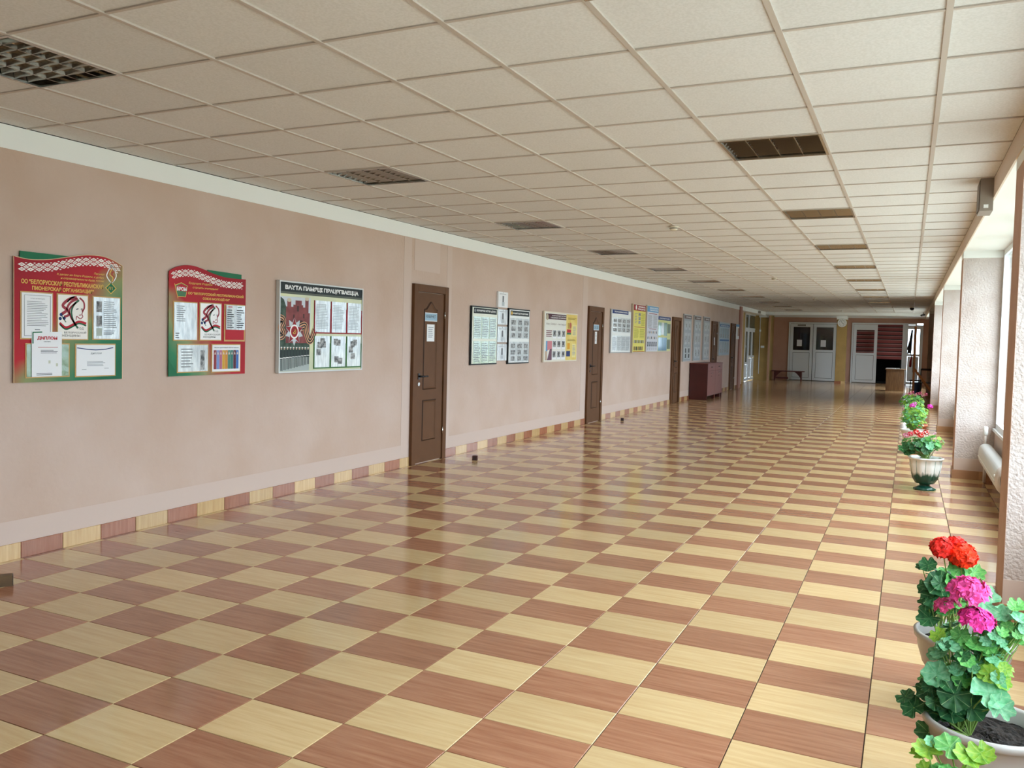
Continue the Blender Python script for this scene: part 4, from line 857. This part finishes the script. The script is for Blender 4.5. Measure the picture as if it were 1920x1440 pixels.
# tall display stand, edge-on, with its raking prop
OW = mat('stand_pine', 'dc9c62', .5, var='c98750', scale=4, stretch=(6, 6, .6))
T = thing('display_stand', 'tall wooden display stand seen edge-on with a raking prop', 'stand', (.13, 28.0, 0))
for y_ in (0, 1.3): MB().box(0, .05, y_, y_+.05, 0, 2.1, OW).build('post', None, T)
for z_ in (.75, 2.05): MB().box(0, .05, .05, 1.3, z_, z_+.05, OW).build('rail', None, T)
MB().box(-.012, .0, .0, 1.35, .75, 2.1, mat('stand_panel', '8d6a4d', .6)).build('panel', None, T)
MB().tube([(.03, .0, .86), (.62, .0, .05)], .035, 6, OW).build('prop', None, T); MB().tube([(.06, .05, .80), (.62, .06, .0)], .02, 6, OW).build('prop', None, T)
def cloth(name, label, x, y, z, w_, h_, t_, c, seed):
    r = random.Random(seed); vs = []; fs = []; nu, nv = 12, 10
    for s_ in (0, 1):
        for j in range(nv+1):
            for i in range(nu+1):
                u, v = i/nu, j/nv; fold = .5+.5*math.sin(u*14+seed+2*v); vs.append((-(t_*(.25+.75*fold)*(.4+.6*v)) if s_ == 0 else -.002, (u-.5)*w_*(.6+.4*v), -v*h_*(1-.18*math.sin(u*9+seed))))
    n_ = (nu+1)*(nv+1)
    for s_ in (0, 1):
        for j in range(nv):
            for i in range(nu): a = s_*n_+j*(nu+1)+i; fs.append((a, a+1, a+nu+2, a+nu+1))
    T = thing(name, label, 'clothing', (x, y, z)); MB().add(vs, fs, mat(name+'_cloth', c, .9), True).build('cloth', None, T); MB().tube([(.0, 0, .0), (-.06, 0, .0), (-.065, 0, .03)], .006, 6, BLACK).build('hook', None, T); return T
cloth('dark_coat', 'dark coat hanging at the top of the display stand', .105, 28.25, 2.0, .5, .62, .16, '1f1a20', 3)
cloth('red_scarf', 'small red cloth hanging halfway down the display stand', .105, 28.15, 1.25, .28, .30, .09, '9c2030', 5)
def stool(x, y, label, seat):
    T = thing('stool', label, 'stool', (x, y, 0)); MB().box(-.17, .17, -.17, .17, .44, .475, seat).build('seat', None, T)
    for a in (-1, 1):
        for c in (-1, 1): MB().tube([(a*.13, c*.13, .44), (a*.16, c*.16, 0)], .012, 8, BLACK).build('leg', None, T)
    MB().tube([(-.15, -.15, .15), (.15, -.15, .15), (.15, .15, .15), (-.15, .15, .15), (-.15, -.15, .15)], .008, 6, BLACK).build('stretcher', None, T)
stool(.22, 29.9, 'dark stool half hidden behind the display stand', mat('stool_seat', '2d2a33', .5))
T = thing('folding_chair', 'dark metal chair under the prop of the display stand', 'chair', (.52, 28.6, 0)); MB().box(-.18, .18, -.18, .18, .43, .46, mat('stool_seat', '2d2a33', .5)).build('seat', None, T)
for a in (-1, 1):
    MB().tube([(a*.17, .17, 0), (a*.17, .15, .45), (a*.17, .22, .85)], .012, 8, BLACK).build('back_leg', None, T); MB().tube([(a*.17, -.17, 0), (a*.17, -.15, .45)], .012, 8, BLACK).build('front_leg', None, T)
MB().box(-.16, .16, .20, .215, .80, .86, mat('stool_seat', '2d2a33', .5)).build('backrest', None, T)
T = thing('blue_crate', 'blue plastic bin beside the foot of the display stand', 'bin', (.27, 28.9, 0)); MB().lathe([(.09, 0), (.12, .42), (.127, .42), (.127, .44), (.115, .44), (.086, .02), (0, .02)], 20).build('bin_body', mat('bin_blue', '3d62a0', .4), T)

# door wedges on the floor
DW = mat('wedge_wood', '6e5638', .6, var='5a442b', scale=12); DR = mat('wedge_red', '4a2622', .5)
T = thing('wooden_block', 'long brown wooden block at the left edge of the floor', 'block', (-4.62, 3.12, 0), (0, 0, .95)); MB().bevbox(-.11, .06, -.033, .033, 0, .06, .004, DW).build('block_body', None, T); MB().box(.06, .063, -.032, .032, .002, .058, BLACK).build('end_face', None, T)
for k, (x_, y_, lb) in enumerate([(-4.66, 9.17, 'small dark red block on the floor right of the nearest door'), (-4.72, 15.28, 'small dark red block on the floor right of the second door')]):
    T = thing('door_stop', lb, 'block', (x_, y_, 0), (0, 0, .3), 'small dark red floor blocks'); MB().bevbox(-.03, .03, -.03, .03, 0, .055, .004, DR).build('block_body', None, T); MB().box(-.02, .02, -.0315, -.03, .008, .045, mat('wedge_face', '2c1a1a', .6)).build('front_face', None, T)

# ================================================================== HEATERS UNDER THE WINDOWS
HT = mat('heater_white', 'dbe0e0', .35); HC = mat('heater_cap', 'cfc6bf', .4)
def heater(x, y0, y1, label):
    T = thing('convector_heater', label, 'radiator', (x, y0, 0), group='tube heaters under the windows'); L_ = y1-y0; n = 24; prof = []
    for k in range(n):
        t = 2*PI*k/n; cx_, sz = math.cos(t), math.sin(t); prof.append((.075*abs(cx_)**.75*(1 if cx_ > 0 else -1), .115*abs(sz)**.75*(1 if sz > 0 else -1)))
    def tubeseg(stations):
        b = MB(); vs = []
        for (yy, s_) in stations: vs += [(px*s_, yy, .325+pz*s_) for px, pz in prof]
        fs = [(i*n+j, i*n+(j+1) % n, (i+1)*n+(j+1) % n, (i+1)*n+j) for i in range(len(stations)-1) for j in range(n)]+[tuple(range(n)), tuple((len(stations)-1)*n+j for j in range(n))]
        return b.add(vs, fs, None, True)
    tubeseg([(.14, 1), (L_-.12, 1), (L_-.05, .95), (L_-.01, .75), (L_, .5)]).build('casing', HT, T)
    tubeseg([(0, .6), (.01, .9), (.03, 1.0), (.14, 1.02)]).build('end_cap', HC, T)
    MB().box(-.079, -.072, .14, L_-.1, .30, .308, WHITE).build('seam', None, T)
    MB().tube([(0, L_-.04, 0), (0, L_-.04, .22)], .017, 10).build('support_pipe', HC, T); MB().tube([(.0, .06, 0), (0, .06, .22)], .017, 10).build('support_pipe', HC, T)
    MB().tube([(-.01, L_-.06, .42), (-.01, L_-.06, .54)], .014, 10).build('valve_pipe', HC, T); MB().lathe([(.018, 0), (.024, .01), (.024, .09), (.014, .1), (0, .1)], 16).build('valve_head', WHITE, T, (-.01, L_-.06, .53))
    MB().lathe([(.014, 0), (.014, .01), (0, .011)], 12).build('screw_cap', WHITE, T, (-.078, .09, .36)).rotation_euler = (0, -PI/2, 0)
for (a, b_), lb in zip(BAYS[1:], ['white tube heater just behind the foreground pots', 'white tube heater between the first and second pillars from the camera', 'white tube heater behind the second pillar', 'white tube heater behind the third pillar', 'white tube heater behind the fourth pillar']):
    pass
heater(.815, 8.75, 11.05, 'white tube heater under the window right of the green-footed urn')
heater(.815, 14.6, 17.05, 'white tube heater partly hidden behind the second visible pillar')
heater(.815, 20.7, 23.2, 'white tube heater behind the third visible pillar')

# ================================================================== POTTED GERANIUMS
def leaf_mesh(seed, lobes=7):
    r = random.Random(seed); n = lobes*5; b = MB(); vs = [(0, 0, 0)]; amp = r.uniform(.17, .27); cup = r.uniform(.05, .28); tilt = r.uniform(-.12, .12)
    for rho in (.4, .75, 1.0):
        for k in range(n):
            t = 2*PI*k/n; lob = abs(math.cos(lobes*t/2)); rr = (1-amp*(1-lob**.7)*rho)
            nd = abs((t-PI+PI) % (2*PI)-PI); rr2 = rr*(1-.62*max(0, 1-abs(t-PI)/.32)*rho)
            rr2 *= 1+.03*math.sin(k*2.1+seed)
            zz = cup*rho*rho-.05+.06*rho*math.cos(lobes*t)+tilt*rho*math.sin(2*t+seed)
            vs.append((rho*rr2*math.cos(t), rho*rr2*math.sin(t), zz))
    fs = [(0, 1+k, 1+(k+1) % n) for k in range(n)]
    for q in range(2): fs += [(1+q*n+k, 1+(q+1)*n+k, 1+(q+1)*n+(k+1) % n, 1+q*n+(k+1) % n) for k in range(n)]
    return b.add(vs, fs, None, True)
def leaf_mat(name, c1, c2, trans=.25):
    m = mat(name, c1, .5, var=c2, scale=3, pervar=.22, spec=.35)
    n = m.node_tree.nodes; L = m.node_tree.links; b = n['Principled BSDF']; src = b.inputs['Base Color'].links[0].from_socket
    tcn = n.new('ShaderNodeTexCoord'); sp = n.new('ShaderNodeSeparateXYZ'); L.new(tcn.outputs['Object'], sp.inputs[0])
    def M(op, a, b_=None):
        q = n.new('ShaderNodeMath'); q.operation = op
        for i, v in enumerate((a, b_)):
            if v is None: continue
            if isinstance(v, (int, float)): q.inputs[i].default_value = v
            else: L.new(v, q.inputs[i])
        return q.outputs[0]
    an = M('ARCTAN2', sp.outputs[1], sp.outputs[0]); vein = M('LESS_THAN', M('ABSOLUTE', M('SINE', M('MULTIPLY', an, 3.5))), .07)
    vm = n.new('ShaderNodeMix'); vm.data_type = 'RGBA'; vm.inputs[7].default_value = lin('b5d39a')+(1,); L.new(M('MULTIPLY', vein, .55), vm.inputs[0]); L.new(src, vm.inputs[6]); src = vm.outputs[2]; L.new(src, b.inputs['Base Color'])
    tr = n.new('ShaderNodeBsdfTranslucent'); L.new(src, tr.inputs[0]); mx = n.new('ShaderNodeMixShader'); mx.inputs[0].default_value = trans
    L.new(b.outputs[0], mx.inputs[1]); L.new(tr.outputs[0], mx.inputs[2]); L.new(mx.outputs[0], n['Material Output'].inputs[0]); return m
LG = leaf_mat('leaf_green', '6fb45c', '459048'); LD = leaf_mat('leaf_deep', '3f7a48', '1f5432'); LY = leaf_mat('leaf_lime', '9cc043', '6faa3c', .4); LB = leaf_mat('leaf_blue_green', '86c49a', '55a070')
STEM = mat('stem_green', '86a854', .6); STEMD = mat('stem_dark', '5a6a3a', .6)
LM_ = {}
def leaf(par, p, R, nrm, m, seed, az=None):
    k = (seed % 5, m.name)
    if k not in LM_: me = leaf_mesh(seed % 5, 7).mesh('leaf'); me.materials.append(m); LM_[k] = me
    o = link('leaf', LM_[k], par, p); q = Vector(nrm).normalized().to_track_quat('Z', 'Y'); o.rotation_mode = 'QUATERNION'
    from mathutils import Quaternion
    o.rotation_quaternion = q @ Quaternion((0, 0, 1), az if az is not None else rnd.uniform(0, 2*PI)); o.scale = (R, R, R); return o
def flower_head(par, p, R, c, seed, up_=(0, 0, 1), dome=1.35, n=30, name='flower_head', stems=None, ball=False):
    r = random.Random(seed); b = MB(); upv = Vector(up_).normalized(); qt = upv.to_track_quat('Z', 'Y')
    fm = mat('petal_'+c, c, .55, var=None, pervar=.34, spec=.2); fr = R*(.36 if not ball or R < .04 else .5)
    for i in range(n):
        ph = i*2.399; ct = 1-(i+.5)/n*(2.0 if ball else .78); st = math.sqrt(max(0, 1-ct*ct)); d = qt @ Vector((st*math.cos(ph), st*math.sin(ph), ct)); c0 = d*R*r.uniform(.8, .95); c0.z *= .85
        a = d.orthogonal().normalized(); e = d.cross(a)
        for ring, (np_, rr, lift) in enumerate(((6, fr, .1), (5, fr*.62, .38))):
            off = r.random()*6
            for k in range(np_):
                t = off+2*PI*k/np_; u = a*math.cos(t)+e*math.sin(t); v = d.cross(u); w_ = rr*.62
                P0 = c0; P1 = c0+u*rr*.6-v*w_*.6+d*rr*lift*.7; P2 = c0+u*rr+d*rr*(lift+r.uniform(-.15, .2)); P3 = c0+u*rr*.6+v*w_*.6+d*rr*lift*.7
                b.add([P0, P1, P2, P3], [(0, 1, 2, 3)], fm)
        if stems is not None: stems.tube([(Vector(p)-upv*R*.25), Vector(p)+c0*.9], .0012 if R > .04 else .001, 4, STEM, False)
    return b.build(name, None, par, p)
def pot_mat(name, top, low, zc, soft):
    m = bpy.data.materials.new(name); m.use_nodes = True; n = m.node_tree.nodes; L = m.node_tree.links; b = n['Principled BSDF']; b.inputs['Roughness'].default_value = .3
    t = n.new('ShaderNodeTexCoord'); s = n.new('ShaderNodeSeparateXYZ'); L.new(t.outputs['Object'], s.inputs[0]); mp = n.new('ShaderNodeMapping'); mp.inputs['Scale'].default_value = (30, 30, 4); L.new(t.outputs['Object'], mp.inputs[0])
    nz = n.new('ShaderNodeTexNoise'); nz.inputs['Scale'].default_value = 1; L.new(mp.outputs[0], nz.inputs[0]); q = n.new('ShaderNodeMath'); q.operation = 'MULTIPLY_ADD'; q.inputs[1].default_value = -soft; L.new(nz.outputs[0], q.inputs[0]); L.new(s.outputs['Z'], q.inputs[2])
    mr = n.new('ShaderNodeMapRange'); mr.inputs[1].default_value = zc-soft*.5-.015; mr.inputs[2].default_value = zc-soft*.5+.02; L.new(q.outputs[0], mr.inputs[0])
    mx = n.new('ShaderNodeMix'); mx.data_type = 'RGBA'; mx.inputs[6].default_value = lin(low)+(1,); mx.inputs[7].default_value = lin(top)+(1,); L.new(mr.outputs[0], mx.inputs[0]); L.new(mx.outputs[2], b.inputs['Base Color']); return m
POT_B = pot_mat('pot_stone_green', 'aaa8a4', '29503f', .13, .03); POT_D = pot_mat('pot_white_green', 'dfe2de', '15493b', .17, .09); POT_T = mat('pot_terracotta', 'b5694a', .6); POT_W = mat('pot_white', 'd9d3cc', .4)
def pot(par, kind):
    if kind == 'bowl':
        prof = [(0, .012), (.088, .0), (.092, .018), (.08, .045), (.06, .065), (.058, .085), (.085, .11), (.12, .15), (.15, .2), (.168, .26), (.173, .305), (.184, .308), (.186, .33), (.176, .334), (.166, .325), (.16, .27)]; m = POT_B; rs = .166
    elif kind == 'urn':
        prof = [(0, .008), (.103, .0), (.105, .014), (.07, .032), (.05, .045), (.05, .062), (.09, .072), (.118, .12), (.138, .19), (.15, .26), (.155, .325), (.166, .328), (.168, .342), (.156, .344), (.15, .30)]; m = POT_D; rs = .152
    elif kind == 'terracotta': prof = [(0, 0), (.1, 0), (.135, .22), (.148, .22), (.152, .26), (.14, .26), (.13, .22)]; m = POT_T; rs = .135
    else: prof = [(0, 0), (.09, 0), (.13, .1), (.162, .24), (.176, .3), (.182, .33), (.17, .332), (.155, .27)]; m = POT_W; rs = .16
    body = MB().lathe(prof, 64 if kind == 'urn' else 48, None, flute=.025 if kind == 'urn' else 0, nf=10).build('pot', m, par)
    if kind == 'urn':
        for k in range(10):
            a = 2*PI*(k+.5)/10; b = MB().tube([(.1535*math.cos(a), .1535*math.sin(a), .315), (.1365*math.cos(a), .1365*math.sin(a), .19), (.115*math.cos(a), .115*math.sin(a), .11)], .0018, 5, mat('groove_green', '3c6e5c', .5)); b.build('groove', None, body)
    zs = prof[-1][1]+.012; r = random.Random(5); b = MB(); N = 14; vs = []; fs = []
    for j in range(N+1):
        rr = rs*j/N
        for k in range(28): t = 2*PI*k/28; vs.append((rr*math.cos(t), rr*math.sin(t), zs+r.uniform(-.006, .008)*(1 if j < N else 0)))
    fs = [(j*28+k, j*28+(k+1) % 28, (j+1)*28+(k+1) % 28, (j+1)*28+k) for j in range(N) for k in range(28)]
    b.add(vs, fs, SOIL, False).build('soil', None, par); return zs
def plant(label, x, y, kind, clouds, explicit=(), heads=(), lm=(LG,), seed=1, group='potted geraniums along the windows', joined=False, hstem=True, bx=0, by=0):
    """clouds: (dx, dy, z, rx, ry, rz, n, R0, R1, materials); explicit: (dx, dy, z, R, normal, material); heads: (dx, dy, z, R, colour, n, ball, up)"""
    T = thing('potted_geranium', label, 'potted plant', (x, y, 0), group=group); zs = pot(T, kind); r = random.Random(seed); S = MB(); J = MB()
    base = [Vector((bx+r.uniform(-.04, .04), by+r.uniform(-.04, .04), zs)) for _ in range(5)]
    def put(p, R, nrm, m, sd):
        if joined:
            q = Vector(nrm).normalized().to_track_quat('Z', 'Y'); lmh = leaf_mesh(sd % 5, 6); ang = r.uniform(0, 6.28)
            J.add([Vector(p)+q @ Vector((v[0]*math.cos(ang)-v[1]*math.sin(ang), v[0]*math.sin(ang)+v[1]*math.cos(ang), v[2]))*R for v in lmh.v], lmh.f, m, True)
        else: leaf(T, p, R, nrm, m, sd)
    def petiole(p, th=.0018, m=STEM, bow=.02):
        b0 = r.choice(base); p = Vector(p); mid = b0.lerp(p, .55)+Vector((0, 0, bow)); S.tube([b0, mid, p], [th*1.3, th, th*.8], 5, m, False)
    for (dx, dy, z, rx, ry, rz, n, R0, R1, ms) in clouds:
        for i in range(n):
            while True:
                v = Vector((r.uniform(-1, 1), r.uniform(-1, 1), r.uniform(-1, 1)))
                if .35 < v.length < 1: break
            p = (dx+v.x*rx, dy+v.y*ry, z+v.z*rz); nrm = Vector((v.x*.7+r.uniform(-.35, .35), v.y*.7-.3+r.uniform(-.35, .35), abs(v.z)*.5+.55+r.uniform(-.2, .3)))
            put(p, r.uniform(R0, R1), nrm, ms[r.randrange(len(ms))], r.randrange(50)); 
            if i % 2 == 0 or n < 40: petiole(p)
    for i, (dx, dy, z, R, nrm, m) in enumerate(explicit): put((dx, dy, z), R, nrm, m, seed*7+i); petiole((dx, dy, z), .0024)
    for i, (dx, dy, z, R, c, n, ball, upv) in enumerate(heads):
        flower_head(T, (dx, dy, z), R, c, seed*31+i, upv, n=n, stems=None if ball else S, ball=ball); petiole(Vector((dx, dy, z))-Vector(upv).normalized()*R*.25, .0028 if R > .04 else .002, STEM, .0)
    if joined: J.build('foliage', None, T, kind='stuff')
    S.build('stems', None, T); return T
yb = 3.06
plant('grey bowl-potted geranium with three bright pink flower heads, in the right foreground', .27, yb, 'bowl',
      [(-.07, 0, .53, .10, .10, .09, 70, .016, .034, (LG, LG, LB, LD)), (.0, -.02, .60, .05, .06, .05, 30, .014, .028, (LG, LB)), (.055, .02, .635, .045, .06, .07, 34, .016, .03, (LG, LB, LB)),
       (-.12, 0, .40, .07, .08, .07, 34, .025, .045, (LD, LD, LG)), (.0, -.03, .50, .06, .07, .05, 30, .015, .03, (LG, LB, LY))],  # lower-left leaves mostly deep green: their shade is put into the colour
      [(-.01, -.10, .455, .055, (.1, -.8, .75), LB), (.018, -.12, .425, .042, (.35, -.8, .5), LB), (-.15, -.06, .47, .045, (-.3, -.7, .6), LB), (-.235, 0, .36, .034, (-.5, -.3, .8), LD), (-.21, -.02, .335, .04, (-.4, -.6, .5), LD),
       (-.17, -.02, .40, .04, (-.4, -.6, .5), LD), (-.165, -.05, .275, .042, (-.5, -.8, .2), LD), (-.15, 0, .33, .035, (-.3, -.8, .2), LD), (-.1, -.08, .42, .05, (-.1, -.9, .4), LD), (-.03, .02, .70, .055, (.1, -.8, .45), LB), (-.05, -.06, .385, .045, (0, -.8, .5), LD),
       (.055, .0, .70, .022, (.1, -.5, .8), LG), (.03, .03, .67, .03, (.1, -.6, .7), LB), (-.09, -.04, .60, .03, (-.2, -.7, .6), LG), (-.15, -.03, .585, .028, (-.5, -.6, .6), LY)],
      [(-.073, -.02, .722, .068, 'dd4a92', 24, False, (0, -.12, 1)), (-.125, 0, .665, .044, 'cf4a80', 16, False, (-.35, 0, 1)), (-.05, -.03, .640, .060, 'da3a90', 22, False, (.15, -.15, 1)), (.0, -.03, .600, .016, 'd99ab0', 8, True, (0, 0, 1))], seed=3, bx=-.06)
plant('geranium in a grey bowl with two large orange-red flower heads, behind the pink one', .25, 3.95, 'bowl',
      [(-.09, 0, .50, .07, .08, .09, 22, .03, .045, (LD, LD, LG)), (.02, .05, .5, .08, .08, .06, 14, .025, .04, (LG, LD))],
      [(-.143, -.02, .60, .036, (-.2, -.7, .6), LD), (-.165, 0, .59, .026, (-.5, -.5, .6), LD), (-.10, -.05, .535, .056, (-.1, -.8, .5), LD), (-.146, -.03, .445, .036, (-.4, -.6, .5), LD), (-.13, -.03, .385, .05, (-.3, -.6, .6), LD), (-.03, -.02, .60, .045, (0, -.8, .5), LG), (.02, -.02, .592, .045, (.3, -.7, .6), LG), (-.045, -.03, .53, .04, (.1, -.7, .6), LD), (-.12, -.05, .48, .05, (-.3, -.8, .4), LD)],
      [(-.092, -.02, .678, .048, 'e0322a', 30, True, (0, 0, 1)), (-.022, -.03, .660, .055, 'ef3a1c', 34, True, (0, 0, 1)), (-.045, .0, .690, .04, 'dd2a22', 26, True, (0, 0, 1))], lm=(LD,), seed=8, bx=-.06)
plant('lime-green geranium leaves at the bottom edge of the picture, in front of the pink one', .15, 2.52, 'terracotta',
      [(.0, .0, .34, .07, .06, .05, 26, .02, .035, (LY, LY, LG))],
      [(-.06, .02, .418, .040, (-.1, -.35, .9), LY), (-.08, .02, .405, .026, (-.3, -.3, .9), LY), (-.01, .02, .440, .040, (.1, -.5, .8), LG), (.035, .01, .430, .04, (.1, -.45, .8), LY), (.062, .02, .438, .036, (.0, -.5, .8), LY), (-.065, 0, .372, .024, (-.3, -.6, .6), LY), (-.03, 0, .378, .022, (0, -.6, .8), LG), (.04, 0, .382, .034, (.1, -.4, .9), LY), (.075, .0, .375, .026, (.2, -.5, .8), LG), (.10, .01, .372, .026, (.3, -.5, .8), LG), (-.055, .03, .44, .016, (0, -.8, .5), LB)],
      [], seed=11)
plant('red and pink geranium in a white and green fluted urn', .205, 10.05, 'urn',
      [(-.08, 0, .46, .16, .12, .10, 90, .02, .042, (LD, LG, LG, LD)), (.06, 0, .50, .1, .1, .09, 60, .015, .032, (LG, LY, LG))], [(-.21, -.05, .44, .06, (-.5, -.8, .3), LD), (-.17, -.04, .40, .055, (-.3, -.8, .2), LD), (.0, -.1, .43, .055, (.2, -.9, .3), LD), (.03, -.1, .47, .045, (.2, -.8, .4), LB)],
      [(-.195, 0, .56, .032, 'e08cb4', 14, True, (0, 0, 1)), (-.155, -.02, .58, .03, 'd0284a', 16, True, (0, 0, 1)), (-.1, 0, .60, .036, 'c8201e', 18, True, (0, 0, 1)), (-.06, -.03, .575, .036, 'd02020', 18, True, (0, 0, 1)), (-.01, 0, .605, .034, 'b8201e', 16, True, (0, 0, 1)), (.075, .02, .595, .018, 'dba3c0', 8, True, (0, 0, 1))], seed=21)
plant('bright green flowerless geranium in a white bowl, behind the fluted urn', .12, 13.45, 'white', [(-.02, 0, .50, .17, .15, .17, 200, .016, .032, (LG, LY, LY, LB))], [], [(-.15, 0, .60, .02, 'd8a8a8', 6, True, (0, 0, 1))], seed=31)
plant('magenta-flowered geranium with a terracotta rim showing', .17, 15.4, 'terracotta', [(-.04, 0, .44, .19, .16, .17, 210, .016, .032, (LG, LY, LY, LB))], [],
      [(-.085, -.12, .555, .045, 'cf4fb0', 18, True, (0, 0, 1)), (-.05, -.1, .59, .035, 'd468bc', 14, True, (0, 0, 1)), (.17, 0, .55, .04, 'd83fb4', 16, True, (0, 0, 1)), (-.2, 0, .50, .025, 'c76a80', 8, True, (0, 0, 1))], seed=41)
plant('farthest geranium of the row, with a cluster of dusty pink flowers', .12, 17.9, 'white', [(-.03, 0, .46, .21, .15, .15, 220, .018, .034, (LG, LY, LG))], [],
      [(-.12+.045*k, (-.05 if k % 2 else .03), .60+.02*((k*7) % 3), .036, 'c4607a' if k % 3 else 'd59aa0', 12, True, (0, 0, 1)) for k in range(8)], seed=51, joined=True)
for o in list(scene.objects):
    for key in ('label', 'category', 'group', 'kind'):
        if key in o and o[key] is None: del o[key]
for nm in ('rules_print.001', 'rules_print', 'diploma_print', 'paper_print.003', 'paper_print.011'):
    if nm in bpy.data.objects: bpy.data.objects[nm]['kind'] = 'stuff'
